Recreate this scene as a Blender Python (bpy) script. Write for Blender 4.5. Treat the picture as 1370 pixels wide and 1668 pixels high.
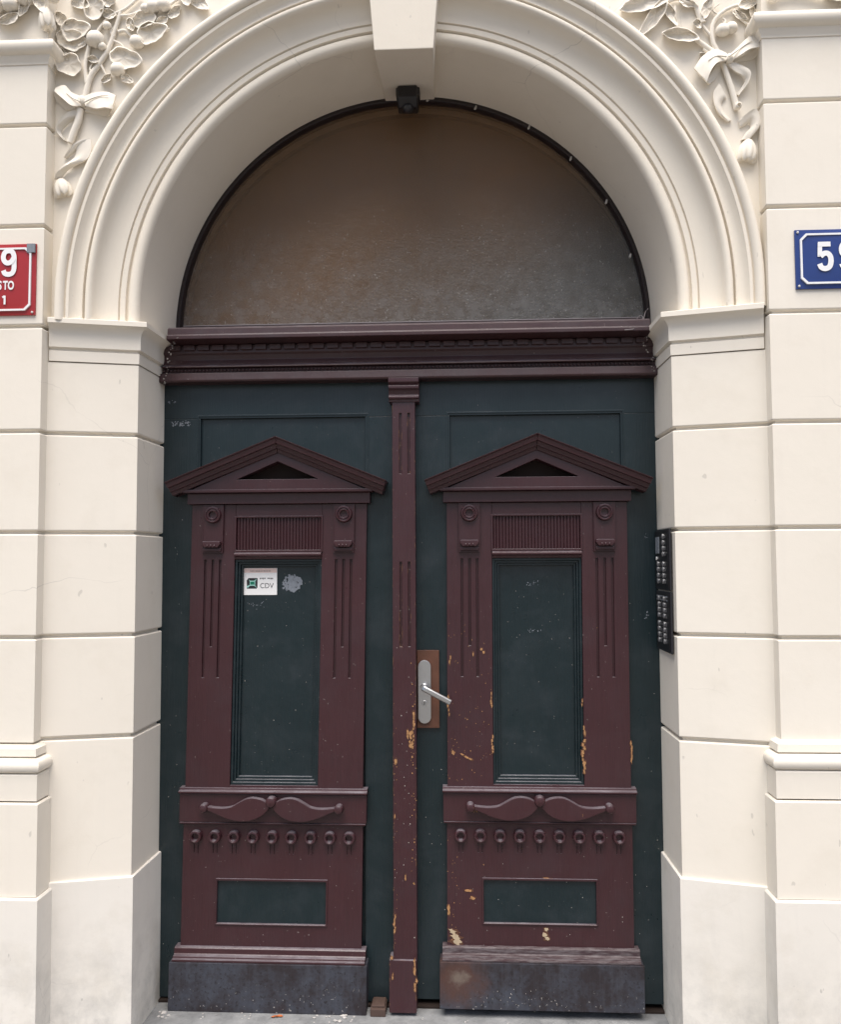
import bpy, bmesh, math, random
from mathutils import Vector, Matrix
R = math.radians
random.seed(7)
S = bpy.context.scene
for o in list(bpy.data.objects): bpy.data.objects.remove(o, do_unlink=True)
COL = S.collection

# ------------------------------------------------------------------ camera
CAM = Vector((0.2048, -2.907, 1.4565)); YAW, PITCH, ROLL = R(3.067), R(3.281), R(-0.254)
FPX, PW, PH = 1400.0, 1370.0, 1668.0
fwd = Vector((-math.sin(YAW)*math.cos(PITCH), math.cos(YAW)*math.cos(PITCH), math.sin(PITCH)))
rgt = Vector((math.cos(YAW), math.sin(YAW), 0)); upv = rgt.cross(fwd)
rgt, upv = math.cos(ROLL)*rgt + math.sin(ROLL)*upv, -math.sin(ROLL)*rgt + math.cos(ROLL)*upv
cd = bpy.data.cameras.new('camera'); cam = bpy.data.objects.new('camera', cd); COL.objects.link(cam)
cd.sensor_fit = 'VERTICAL'; cd.sensor_height = 36; cd.lens = FPX/PH*36; cd.clip_start = .05; cd.clip_end = 500
cam.matrix_world = Matrix(((rgt.x, upv.x, -fwd.x, CAM.x), (rgt.y, upv.y, -fwd.y, CAM.y), (rgt.z, upv.z, -fwd.z, CAM.z), (0, 0, 0, 1)))
S.camera = cam
# ------------------------------------------------------------------ sky, sun, exposure
SUN_EL, SUN_AZ = 68, -16          # soft light from high in front of the facade, a little from the left
w = bpy.data.worlds.new('World'); S.world = w; w.use_nodes = True
nt = w.node_tree; bg = nt.nodes['Background']; sk = nt.nodes.new('ShaderNodeTexSky')
sk.sky_type = 'NISHITA'; sk.sun_disc = False; sk.sun_elevation = R(SUN_EL); sk.sun_rotation = R(180+SUN_AZ)
sk.air_density = 1.0; sk.dust_density = 4.0; sk.ozone_density = 0.6
nt.links.new(sk.outputs[0], bg.inputs[0]); bg.inputs[1].default_value = 0.058
sl = bpy.data.lights.new('sun', 'SUN'); so = bpy.data.objects.new('sun', sl); COL.objects.link(so)
sl.energy = 1.5; sl.angle = R(48); sl.color = (1.0, .962, .905)
sd = Vector((math.sin(R(SUN_AZ))*math.cos(R(SUN_EL)), -math.cos(R(SUN_AZ))*math.cos(R(SUN_EL)), math.sin(R(SUN_EL))))
so.rotation_euler = sd.to_track_quat('Z', 'Y').to_euler(); so.location = sd*20
S.view_settings.view_transform = 'Standard'; S.view_settings.look = 'None'; S.view_settings.gamma = 1
S.view_settings.exposure = 1.50
S.render.engine = 'CYCLES'

# ------------------------------------------------------------------ helpers
def at(px, py, y):
    """point of the plane y=const behind a pixel of the 1370 px wide photograph"""
    d = fwd + (px-PW/2)/FPX*rgt - (py-PH/2)/FPX*upv
    return CAM + d*((y-CAM.y)/d.y)

def root(name, loc, label, cat, group=None):
    o = bpy.data.objects.new(name, None); COL.objects.link(o); o.location = loc; o.empty_display_size = .1
    tag(o, label, cat, group); return o
def tag(o, label, cat, group=None):
    o['label'] = label; o['category'] = cat
    if group: o['group'] = group
    return o
def base_of(p):
    v = Vector((0, 0, 0))
    while p is not None: v = v + p.location; p = p.parent
    return v
def link(name, me, m, parent=None, loc=None):
    """loc: world position of the mesh origin; mesh given in world coordinates if None"""
    o = bpy.data.objects.new(name, me); COL.objects.link(o)
    if m is not None and not me.materials: me.materials.append(m)
    if me.name.startswith('wn'):
        md = o.modifiers.new('wn', 'WEIGHTED_NORMAL'); md.keep_sharp = True; md.weight = 100
    b = base_of(parent)
    o.parent = parent
    if loc is None:
        if b.length > 0: me.transform(Matrix.Translation(-b))
    else: o.location = Vector(loc)-b
    return o
def finish(bm, bevel=0, seg=2, smooth=35, ang=25):
    bmesh.ops.remove_doubles(bm, verts=bm.verts, dist=1e-5)
    bmesh.ops.recalc_face_normals(bm, faces=bm.faces)
    if bevel:
        es = [e for e in bm.edges if len(e.link_faces) == 2 and e.calc_face_angle(0) > R(ang)]
        bmesh.ops.bevel(bm, geom=es, offset=bevel, segments=seg, profile=.5, affect='EDGES', clamp_overlap=True)
    me = bpy.data.meshes.new('wn' if bevel or smooth in (30, 40, 50) else 'm'); bm.to_mesh(me); bm.free()
    if smooth:
        me.polygons.foreach_set('use_smooth', [True]*len(me.polygons)); me.set_sharp_from_angle(angle=R(smooth))
    return me
def B(): return bmesh.new()
def face(bm, pts): 
    try: return bm.faces.new([bm.verts.new(p) for p in pts])
    except ValueError: return None
def box(bm, x0, x1, y0, y1, z0, z1):
    v = [bm.verts.new(p) for p in ((x0,y0,z0),(x1,y0,z0),(x1,y1,z0),(x0,y1,z0),(x0,y0,z1),(x1,y0,z1),(x1,y1,z1),(x0,y1,z1))]
    for f in ((0,1,5,4),(1,2,6,5),(2,3,7,6),(3,0,4,7),(4,5,6,7),(3,2,1,0)): bm.faces.new([v[i] for i in f])
    return bm
def warp(bm, fn):
    for v in bm.verts: v.co = fn(v.co)
def prism(bm, poly, y0, y1):
    """polygon in (x,z) extruded from y0 to y1"""
    a = [bm.verts.new((x, y0, z)) for x, z in poly]; b = [bm.verts.new((x, y1, z)) for x, z in poly]; n = len(poly)
    bm.faces.new(a); bm.faces.new(b[::-1])
    for i in range(n): bm.faces.new((a[i], b[i], b[(i+1) % n], a[(i+1) % n]))
    return bm
def prism_x(bm, poly, x0, x1):
    a = [bm.verts.new((x0, y, z)) for y, z in poly]; b = [bm.verts.new((x1, y, z)) for y, z in poly]; n = len(poly)
    bm.faces.new(a); bm.faces.new(b[::-1])
    for i in range(n): bm.faces.new((a[i], b[i], b[(i+1) % n], a[(i+1) % n]))
    return bm
def ring(bm, o, i, y0, y1):
    """frame between two polygons (outer o, inner i, same count) in (x,z), front y0, back y1"""
    n = len(o); V = lambda p, y: bm.verts.new((p[0], y, p[1]))
    of, jf = [V(p, y0) for p in o], [V(p, y0) for p in i]; ob, jb = [V(p, y1) for p in o], [V(p, y1) for p in i]
    for k in range(n):
        l = (k+1) % n
        bm.faces.new((of[k], of[l], jf[l], jf[k])); bm.faces.new((ob[k], ob[l], of[l], of[k])); bm.faces.new((jf[k], jf[l], jb[l], jb[k]))
    return bm
def rect(u0, u1, z0, z1): return [(u0, z0), (u1, z0), (u1, z1), (u0, z1)]
def offsets(path):
    """unit mitre vectors of a 2D polyline, normal (ty,-tx)"""
    n = len(path); ns = []
    for i in range(n-1):
        t = Vector((path[i+1][0]-path[i][0], path[i+1][1]-path[i][1])).normalized(); ns.append(Vector((t.y, -t.x)))
    out = []
    for i in range(n):
        if i == 0: out.append(ns[0])
        elif i == n-1: out.append(ns[-1])
        else:
            m = (ns[i-1]+ns[i]).normalized(); out.append(m/max(.3, m.dot(ns[i])))
    return out
def sweep(bm, path, prof, plane='xy', s=1, caps=True):
    """profile (offset, third coordinate) swept along a 2D path with mitred corners"""
    mit = offsets(path); rows = []
    for p, m in zip(path, mit):
        row = []
        for o, h in prof:
            a, b = p[0]+m.x*o, p[1]+m.y*o
            row.append(bm.verts.new((s*a, b, h) if plane == 'xy' else (s*a, h, b)))
        rows.append(row)
    for i in range(len(rows)-1):
        for j in range(len(prof)-1): bm.faces.new((rows[i][j], rows[i+1][j], rows[i+1][j+1], rows[i][j+1]))
    if caps:
        for r in (rows[0], rows[-1]):
            try: bm.faces.new(r)
            except ValueError: pass
    return bm
def hf(bm, xs, zs, depth, back):
    """blocky relief: cell (i,j) has its front at depth(xc,zc) (None = hole); walls between cells"""
    nx, nz = len(xs)-1, len(zs)-1
    D = [[depth((xs[i]+xs[i+1])/2, (zs[j]+zs[j+1])/2) for j in range(nz)] for i in range(nx)]
    for i in range(nx):
        for j in range(nz):
            d = D[i][j]
            if d is None: continue
            x0, x1, z0, z1 = xs[i], xs[i+1], zs[j], zs[j+1]
            face(bm, ((x0,d,z0),(x1,d,z0),(x1,d,z1),(x0,d,z1)))
            for di, dj, a, b in ((-1,0,(x0,z0),(x0,z1)),(1,0,(x1,z1),(x1,z0)),(0,-1,(x1,z0),(x0,z0)),(0,1,(x0,z1),(x1,z1))):
                ii, jj = i+di, j+dj
                e = D[ii][jj] if 0 <= ii < nx and 0 <= jj < nz else None
                if e is None: e = back
                if e > d+1e-6: face(bm, ((a[0],d,a[1]),(b[0],d,b[1]),(b[0],e,b[1]),(a[0],e,a[1])))
    return bm
def lathe(bm, prof, n=20, c=(0, 0, 0), axis='y'):
    """profile (radius, height) turned round the y axis (or z)"""
    rows = []
    for r, h in prof:
        row = []
        for k in range(n):
            a = 2*math.pi*k/n; x, z = r*math.cos(a), r*math.sin(a)
            row.append(bm.verts.new((c[0]+x, c[1]+h, c[2]+z) if axis == 'y' else (c[0]+x, c[1]+z, c[2]+h)))
        rows.append(row)
    for i in range(len(rows)-1):
        for k in range(n): bm.faces.new((rows[i][k], rows[i][(k+1) % n], rows[i+1][(k+1) % n], rows[i+1][k]))
    for r in (rows[0], rows[-1]):
        if (r[0].co-r[n//2].co).length > 1e-5: bm.faces.new(r)
    return bm
def cat(pts, n):
    """Catmull-Rom through tuples"""
    P = [Vector(p) for p in pts]; P = [2*P[0]-P[1]]+P+[2*P[-1]-P[-2]]; out = []
    m = len(P)-3
    for k in range(n+1):
        t = k/n*m; i = min(int(t), m-1); f = t-i; a, b, c, d = P[i:i+4]
        out.append(.5*((2*b)+(c-a)*f+(2*a-5*b+4*c-d)*f*f+(3*b-a-3*c+d)*f**3))
    return out
def tube(bm, pts, rads, n=8, caps=True):
    rows = []; N = len(pts)
    for i, p in enumerate(pts):
        t = (pts[min(i+1, N-1)]-pts[max(i-1, 0)]).normalized()
        a = t.cross(Vector((0, 1, 0))); a = a.normalized() if a.length > 1e-3 else Vector((1, 0, 0)); b = t.cross(a)
        r = rads[i] if isinstance(rads, (list, tuple)) else rads
        rows.append([bm.verts.new(p+r*(math.cos(2*math.pi*k/n)*a+math.sin(2*math.pi*k/n)*b)) for k in range(n)])
    for i in range(N-1):
        for k in range(n): bm.faces.new((rows[i][k], rows[i][(k+1) % n], rows[i+1][(k+1) % n], rows[i+1][k]))
    if caps: bm.faces.new(rows[0]); bm.faces.new(rows[-1])
    return bm
def ball(bm, c, rx, ry, rz, n=14, fn=None):
    rows = []
    m = n//2
    for i in range(m+1):
        th = math.pi*i/m; row = []
        for k in range(n):
            a = 2*math.pi*k/n; f = fn(th, a) if fn else 1
            row.append(bm.verts.new((c[0]+rx*f*math.sin(th)*math.cos(a), c[1]+ry*f*math.sin(th)*math.sin(a), c[2]+rz*f*math.cos(th))))
        rows.append(row)
    for i in range(m):
        for k in range(n):
            q = (rows[i][k], rows[i][(k+1) % n], rows[i+1][(k+1) % n], rows[i+1][k])
            bm.faces.new(q)
    return bm

# ------------------------------------------------------------------ materials
class NT:
    def __init__(s, name):
        s.m = bpy.data.materials.new(name); s.m.use_nodes = True; s.t = s.m.node_tree; s.n = s.t.nodes
        s.b = s.n['Principled BSDF']; s.tc = s.n.new('ShaderNodeTexCoord'); s.geo = s.n.new('ShaderNodeNewGeometry')
    def put(s, sock, v):
        if v is None: return
        if isinstance(v, bpy.types.NodeSocket): s.t.links.new(v, sock)
        else: sock.default_value = v
    def pos(s, scale=(1, 1, 1), off=(0, 0, 0)):
        n = s.n.new('ShaderNodeMapping'); s.t.links.new(s.geo.outputs['Position'], n.inputs[0]); n.inputs['Scale'].default_value = scale; n.inputs['Location'].default_value = off
        return n.outputs[0]
    def noise(s, scale, detail=4, rough=.55, vec=None, dist=0):
        n = s.n.new('ShaderNodeTexNoise'); s.t.links.new(vec if vec is not None else s.geo.outputs['Position'], n.inputs['Vector'])
        n.inputs['Scale'].default_value = scale; n.inputs['Detail'].default_value = detail; n.inputs['Roughness'].default_value = rough; n.inputs['Distortion'].default_value = dist
        return n.outputs['Fac']
    def n_col(s, scale):
        n = s.n.new('ShaderNodeTexNoise'); s.t.links.new(s.geo.outputs['Position'], n.inputs['Vector']); n.inputs['Scale'].default_value = scale; n.inputs['Detail'].default_value = 4
        return n.outputs['Color']
    def voro(s, scale, vec=None, feature='F1'):
        n = s.n.new('ShaderNodeTexVoronoi'); n.feature = feature
        s.t.links.new(vec if vec is not None else s.geo.outputs['Position'], n.inputs['Vector']); n.inputs['Scale'].default_value = scale
        return n.outputs['Distance']
    def ramp(s, f, stops):
        n = s.n.new('ShaderNodeValToRGB'); s.put(n.inputs[0], f); e = n.color_ramp.elements
        while len(e) < len(stops): e.new(.5)
        for k, (p, c) in zip(e, stops): k.position = p; k.color = (c, c, c, 1) if isinstance(c, (int, float)) else (*c, 1)
        return n.outputs[0]
    def mix(s, f, a, b, mode='MIX'):
        n = s.n.new('ShaderNodeMix'); n.data_type = 'RGBA'; n.blend_type = mode
        s.put(n.inputs[0], f)
        for k, v in ((6, a), (7, b)): s.put(n.inputs[k], (*v, 1) if isinstance(v, tuple) and len(v) == 3 else v)
        return n.outputs[2]
    def math(s, op, a, b=None, clamp=False):
        n = s.n.new('ShaderNodeMath'); n.operation = op; n.use_clamp = clamp; s.put(n.inputs[0], a)
        if b is not None: s.put(n.inputs[1], b)
        return n.outputs[0]
    def xyz(s):
        n = s.n.new('ShaderNodeSeparateXYZ'); s.t.links.new(s.geo.outputs['Position'], n.inputs[0]); return n.outputs
    def bump(s, h, strength, dist=.002, normal=None):
        n = s.n.new('ShaderNodeBump'); s.put(n.inputs['Height'], h); n.inputs['Strength'].default_value = strength; n.inputs['Distance'].default_value = dist
        if normal is not None: s.t.links.new(normal, n.inputs['Normal'])
        s.t.links.new(n.outputs[0], s.b.inputs['Normal']); return n.outputs[0]
    def edge(s, radius=.004, lo=.005, hi=.08):
        """mask of worn outer edges: difference between the true and a rounded normal"""
        n = s.n.new('ShaderNodeBevel'); n.samples = 4; n.inputs['Radius'].default_value = radius
        d = s.n.new('ShaderNodeVectorMath'); d.operation = 'DOT_PRODUCT'; s.t.links.new(n.outputs[0], d.inputs[0]); s.t.links.new(s.geo.outputs['True Normal'], d.inputs[1])
        inv = s.math('SUBTRACT', 1.0, d.outputs['Value'])
        return s.ramp(inv, [(lo, 0.0), (hi, 1.0)])
    def set(s, color=None, rough=None, metal=None, spec=None):
        for k, v in (('Base Color', color), ('Roughness', rough), ('Metallic', metal), ('Specular IOR Level', spec)):
            if v is None: continue
            s.put(s.b.inputs[k], (*v, 1) if isinstance(v, tuple) and len(v) == 3 else v)
        return s.m

def stucco(name, c, dirt=.35, cool=None):
    k = NT(name)
    big = k.ramp(k.noise(1.3, 5, .6), [(.3, 0.0), (.75, 1.0)])
    col = k.mix(big, c, tuple(v*f for v, f in zip(c, (.93, .925, .915))))
    blot = k.ramp(k.noise(7, 6, .65), [(.52, 0.0), (.8, 1.0)])
    col = k.mix(k.math('MULTIPLY', blot, dirt), col, tuple(v*f for v, f in zip(c, (.82, .80, .76))))
    # drips and rain streaks
    st = k.ramp(k.noise(9, 3, .6, k.pos((3.2, 3.2, .25))), [(.58, 0.0), (.8, 1.0)])
    col = k.mix(k.math('MULTIPLY', st, dirt*.5), col, tuple(v*.84 for v in c))
    # small scuffs and pinholes
    sc = k.ramp(k.noise(38, 2, .5, k.pos((1, 1, .55))), [(.735, 0.0), (.765, 1.0)])
    col = k.mix(k.math('MULTIPLY', sc, .45*min(1, dirt*2)), col, (.30, .28, .25))
    ce = k.voro(2.3, k.mix(.12, k.geo.outputs['Position'], k.n_col(5)), 'DISTANCE_TO_EDGE')
    cm = k.math('MULTIPLY', k.ramp(ce, [(.0012, 1.0), (.0035, 0.0)]), k.ramp(k.noise(1.9, 3, .6), [(.55, 0.0), (.68, 1.0)]))
    col = k.mix(k.math('MULTIPLY', cm, .45), col, tuple(v*.45 for v in c))
    # splash dirt near the pavement
    z = k.xyz()[2]
    low = k.math('MULTIPLY', k.ramp(z, [(0.0, 1.0), (.42, 0.0)]), k.ramp(k.noise(11, 5, .7), [(.4, 0.0), (.7, 1.0)]))
    col = k.mix(k.math('MULTIPLY', low, .55), col, (.33, .32, .30))
    k.set(col, .78, spec=.25)
    h = k.math('ADD', k.math('MULTIPLY', k.noise(300, 3, .6), .35), k.math('ADD', k.math('MULTIPLY', k.noise(28, 4, .55), 1.0), k.math('MULTIPLY', k.noise(7, 3, .5), .8)))
    k.bump(h, .16, .003)
    return k.m
M_WALL = stucco('cream_stucco', (.83, .775, .685))
M_PLINTH = stucco('pale_plinth_stucco', (.815, .775, .71), .7)
M_SOFF = stucco('arch_stucco', (.825, .762, .662), .25)

def paint(name, c, chips=0.0, edgew=.5, rough=.38, dust_sheen=.14, under=(.50, .26, .09), band=None):
    k = NT(name)
    n1 = k.ramp(k.noise(3.5, 5, .6), [(.3, 0.0), (.7, 1.0)])
    col = k.mix(n1, c, tuple(v*f for v, f in zip(c, (1.22, 1.2, 1.15))))
    grain = k.noise(26, 4, .6, k.pos((6, 6, .35)))
    col = k.mix(k.math('MULTIPLY', k.ramp(grain, [(.45, 0.0), (.8, 1.0)]), .35), col, tuple(v*.62 for v in c))
    # dusty bloom, plus the bluish hazy sheen painted into the colour
    d = k.ramp(k.noise(6, 6, .7), [(.5, 0.0), (.85, 1.0)])
    col = k.mix(k.math('MULTIPLY', d, dust_sheen), col, (.060, .066, .078))
    hz = k.ramp(k.noise(3.1, 5, .7, k.pos((1, 1, 1.6), (3, 1, 7)), 1.2), [(.46, 0.0), (.72, 1.0)])
    col = k.mix(k.math('MULTIPLY', hz, dust_sheen*.6), col, (.055, .062, .070))
    br = k.noise(70, 3, .6, k.pos((5, 5, .22)))
    col = k.mix(k.math('MULTIPLY', k.ramp(br, [(.4, 0.0), (.7, 1.0)]), .28), col, tuple(v*1.5 for v in c))
    # pale flecks
    fl = k.ramp(k.noise(120, 2, .5), [(.745, 0.0), (.765, 1.0)])
    col = k.mix(k.math('MULTIPLY', fl, .5), col, (.32, .28, .26))
    # worn edges and chips through to the wood
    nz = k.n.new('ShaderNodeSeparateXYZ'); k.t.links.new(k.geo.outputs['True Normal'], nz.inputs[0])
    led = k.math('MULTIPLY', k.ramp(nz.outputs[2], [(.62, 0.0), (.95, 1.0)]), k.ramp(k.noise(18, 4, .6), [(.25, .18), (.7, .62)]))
    col = k.mix(led, col, (.27, .26, .29))      # dust and sky light on ledge tops, painted into the colour
    mask = 0.0
    if edgew:
        e = k.edge(.003, .02, .14)
        en = k.ramp(k.noise(34, 4, .65), [(.68-.16*edgew, 0.0), (.72-.16*edgew, 1.0)])
        mask = k.math('MULTIPLY', e, en)
    if chips:
        cn = k.ramp(k.noise(46, 3, .6, k.pos((1, 1, .6))), [(.775-.09*chips, 0.0), (.79-.09*chips, 1.0)])
        if band:
            z = k.xyz()[2]; zm = k.ramp(k.math('DIVIDE', z, 2.2), [(band[0]/2.2, 0.0), (band[1]/2.2, 1.0), (band[2]/2.2, 1.0), (band[3]/2.2, 0.0)])
            cn = k.math('MULTIPLY', cn, zm)
        mask = k.math('MAXIMUM', mask, cn)
    if not chips and not edgew: mask = k.math('MULTIPLY', led, 0.0)
    wood = k.mix(k.noise(60, 2, .5), under, tuple(v*.5 for v in under))
    col = k.mix(mask, col, wood)
    k.set(col, k.math('ADD', k.math('MULTIPLY', mask, .3), k.math('ADD', rough-.08, k.math('MULTIPLY', k.noise(12, 4, .6), .22))), spec=.5)
    h = k.math('SUBTRACT', k.math('ADD', k.math('MULTIPLY', grain, .6), k.math('MULTIPLY', br, .45)), k.math('MULTIPLY', mask, 1.2))
    k.bump(h, .5, .002)
    return k.m
CB = (.042, .0142, .0180); CG = (.0056, .0150, .0190)
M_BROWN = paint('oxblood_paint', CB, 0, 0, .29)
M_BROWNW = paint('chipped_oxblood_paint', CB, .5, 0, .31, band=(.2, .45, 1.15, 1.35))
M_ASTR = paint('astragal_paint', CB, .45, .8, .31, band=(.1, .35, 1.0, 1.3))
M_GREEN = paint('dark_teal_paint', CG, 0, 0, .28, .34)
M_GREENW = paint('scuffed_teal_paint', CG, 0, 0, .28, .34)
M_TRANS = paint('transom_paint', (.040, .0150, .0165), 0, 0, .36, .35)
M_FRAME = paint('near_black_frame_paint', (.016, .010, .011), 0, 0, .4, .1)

def kick(name, rust):
    k = NT(name)
    a = k.ramp(k.noise(9, 8, .75), [(.40, 0.0), (.60, 1.0)])
    col = k.mix(a, (.022, .016, .019), (.046, .050, .066))
    p = k.ramp(k.noise(75, 3, .6), [(.56, 0.0), (.66, 1.0)])
    col = k.mix(k.math('MULTIPLY', p, .8), col, (.014, .011, .013))
    st = k.ramp(k.noise(14, 4, .6, k.pos((5, 5, .3))), [(.5, 0.0), (.75, 1.0)])
    col = k.mix(k.math('MULTIPLY', st, .25), col, (.085, .09, .108))
    z = k.xyz()[2]
    fl = k.math('MULTIPLY', k.ramp(k.noise(115, 2, .5), [(.70, 0.0), (.72, 1.0)]), k.ramp(z, [(.02, .6), (.10, 0.0)]))
    col = k.mix(fl, col, (.5, .48, .45))
    if rust:
        v = k.n.new('ShaderNodeVectorMath'); v.operation = 'DISTANCE'; k.t.links.new(k.geo.outputs['Position'], v.inputs[0]); v.inputs[1].default_value = rust
        dd = k.math('ADD', v.outputs['Value'], k.math('MULTIPLY', k.math('SUBTRACT', k.noise(22, 4, .6), .5), .11))
        col = k.mix(k.ramp(dd, [(.040, .85), (.115, 0.0)]), col, (.080, .036, .026))
        col = k.mix(k.ramp(dd, [(.010, .8), (.036, 0.0)]), col, (.16, .125, .10))
    k.set(col, k.math('ADD', .38, k.math('MULTIPLY', k.noise(20, 4, .6), .3)), spec=.5)
    k.bump(k.noise(60, 4, .6), .25, .002)
    return k.m
M_KICK = kick('scuffed_kickboard', None); M_KICKR = kick('rusty_kickboard', (.165, -.06, .118))
def raw(name):
    k = NT(name); g = k.noise(30, 5, .7, k.pos((.8, 4, 5)))
    col = k.mix(k.ramp(g, [(.40, 0.0), (.70, 1.0)]), (.042, .020, .024), (.15, .13, .135))
    k.set(col, .6); k.bump(g, .5, .003); return k.m
M_RAW = raw('weathered_bare_wood')
def flat(name, c, rough=.5, metal=0.0, var=.15, sc=40, bump=.1):
    k = NT(name); n = k.noise(sc, 4, .6)
    k.set(k.mix(n, tuple(v*(1-var) for v in c), tuple(min(1, v*(1+var)) for v in c)), k.math('ADD', rough-.06, k.math('MULTIPLY', n, .12)), metal)
    k.bump(n, bump, .001); return k.m
M_STEEL = flat('brushed_steel', (.56, .56, .56), .34, 1.0, .05, 90)
M_COPPER = flat('brown_backplate', (.105, .042, .024), .45, 0, .3, 25)
M_BLACK = flat('black_plastic', (.012, .011, .013), .35)
M_PANEL = flat('intercom_black', (.020, .020, .024), .32)
M_ALU = flat('button_metal', (.45, .45, .46), .35, .7)
M_WHITE = flat('white_enamel', (.85, .85, .85), .3, 0, .03)
M_PAPER = flat('white_card', (.86, .85, .84), .5, 0, .03)
M_PINK = flat('pink_card_strip', (.80, .60, .54), .5, 0, .05)
M_INK = flat('black_ink', (.015, .015, .018), .5)
M_GREY = flat('grey_ink', (.10, .10, .105), .5)
M_GEM = flat('green_ink', (.0, .16, .09), .4)
M_GEML = flat('light_green_ink', (.35, .66, .58), .4)
M_RED = flat('red_enamel', (.36, .024, .026), .22, 0, .12, 14)
M_BLUE = flat('blue_enamel', (.018, .044, .19), .22, 0, .12, 14)
M_SCUFF = flat('scraped_grey', (.20, .22, .25), .6, 0, .4, 120)
M_WOODCHIP = flat('bare_orange_wood', (.38, .20, .085), .7, 0, .55, 150)
M_PRIMER = flat('dark_primer', (.10, .040, .022), .6, 0, .5, 90)
M_PALECHIP = flat('pale_filler', (.46, .36, .24), .7, 0, .3, 90)
M_FLECK = flat('pale_fleck', (.50, .46, .42), .7, 0, .3, 90)
M_NAIL = flat('nail_metal', (.6, .58, .55), .5, .3)
M_CABLE = flat('grey_white_cable', (.26, .23, .235), .55)
M_LITTER = flat('plaster_crumbs', (.46, .44, .42), .8, 0, .3)
M_MORTAR = flat('dirty_mortar', (.20, .18, .165), .85, 0, .4)
M_LEAFL = flat('orange_leaf_litter', (.45, .13, .04), .7, 0, .3)
M_BRICKB = flat('brown_block', (.075, .045, .035), .7, 0, .3)
M_DARK = flat('recess_shade_dark', (.018, .009, .006), .85, 0, .3)  # recess shade put into a near-black colour, pediment holes and fanlight rim
M_HALL = flat('hallway_plaster', (.20, .13, .085), .8, 0, .2, 3)
def glass():
    k = NT('dusty_patterned_glass')
    p = k.n.new('ShaderNodeSeparateXYZ'); k.t.links.new(k.geo.outputs['Position'], p.inputs[0])
    n = k.noise(1.7, 3, .5)
    amber_glow = k.math('MULTIPLY', k.ramp(n, [(.35, 1.0), (.85, .55)]), k.ramp(k.math('ADD', k.math('ADD', k.math('MULTIPLY', p.outputs[0], -.42), .5), k.math('MULTIPLY', k.math('SUBTRACT', p.outputs[2], 2.50), .75)), [(.2, 0.0), (.6, 1.0)]))  # warm interior glow painted into the glass colour, strongest upper left
    col = k.mix(amber_glow, (.112, .107, .098), (.21, .118, .058))
    dz = k.math('SUBTRACT', p.outputs[2], 2.29)
    du = k.math('MULTIPLY', k.ramp(k.noise(16, 8, .8), [(.30, 0.0), (.80, 1.0)]), k.ramp(dz, [(0.0, .95), (.40, .12)]))
    col = k.mix(du, col, (.23, .225, .22))
    fl = k.math('MULTIPLY', k.ramp(k.noise(130, 2, .55), [(.69, 0.0), (.71, 1.0)]), k.ramp(dz, [(0.0, .9), (.6, .25)]))
    col = k.mix(fl, col, (.5, .48, .45))
    k.set(col, k.math('ADD', .27, k.math('MULTIPLY', k.noise(7, 4, .6), .16)), spec=.5)
    ham = k.math('ADD', k.noise(120, 3, .55, k.pos((.8, 1, 1.1)), .5), k.math('MULTIPLY', k.noise(15, 3, .5), .8))
    k.bump(ham, .6, .004)
    tb = k.n.new('ShaderNodeBsdfTransparent'); tb.inputs[0].default_value = (.93, .90, .84, 1)
    mx = k.n.new('ShaderNodeMixShader'); mx.inputs[0].default_value = .50
    k.put(mx.inputs[0], k.math('ADD', .46, k.math('MULTIPLY', du, .4), True))
    k.t.links.new(tb.outputs[0], mx.inputs[1]); k.t.links.new(k.b.outputs[0], mx.inputs[2]); k.t.links.new(mx.outputs[0], k.n['Material Output'].inputs[0])
    return k.m
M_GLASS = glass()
def lining():
    k = NT('brown_backing_board'); n = k.noise(2.2, 4, .6); x = k.xyz()[0]
    col = k.mix(k.ramp(k.math('ADD', k.math('MULTIPLY', x, .5), n), [(.35, 0.0), (.95, 1.0)]), (.52, .28, .12), (.22, .185, .155))  # orange left side carries the painted interior glow too
    k.set(col, .7); k.bump(k.noise(60, 4, .6), .3, .002); return k.m
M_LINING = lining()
def stone():
    k = NT('grey_threshold_stone'); n = k.noise(9, 8, .7)
    col = k.mix(k.ramp(n, [(.3, 0.0), (.7, 1.0)]), (.13, .135, .14), (.30, .305, .31))
    col = k.mix(k.ramp(k.noise(45, 4, .7), [(.6, 0.0), (.75, .6)]), col, (.10, .10, .10))
    k.set(col, .75); k.bump(k.noise(40, 6, .7), .5, .006); return k.m
M_STONE = stone()
def paving():
    k = NT('mosaic_pavement'); v = k.voro(15); e = k.voro(15, feature='DISTANCE_TO_EDGE')
    col = k.mix(k.ramp(k.noise(15, 3), [(.35, 0.0), (.7, 1.0)]), (.145, .133, .118), (.26, .24, .213))
    col = k.mix(k.ramp(e, [(.02, 1.0), (.09, 0.0)]), col, (.06, .055, .05))
    k.set(col, .8); k.bump(k.ramp(e, [(0.0, 0.0), (.15, 1.0)]), .6, .01); return k.m
M_PAVE = paving()

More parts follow.
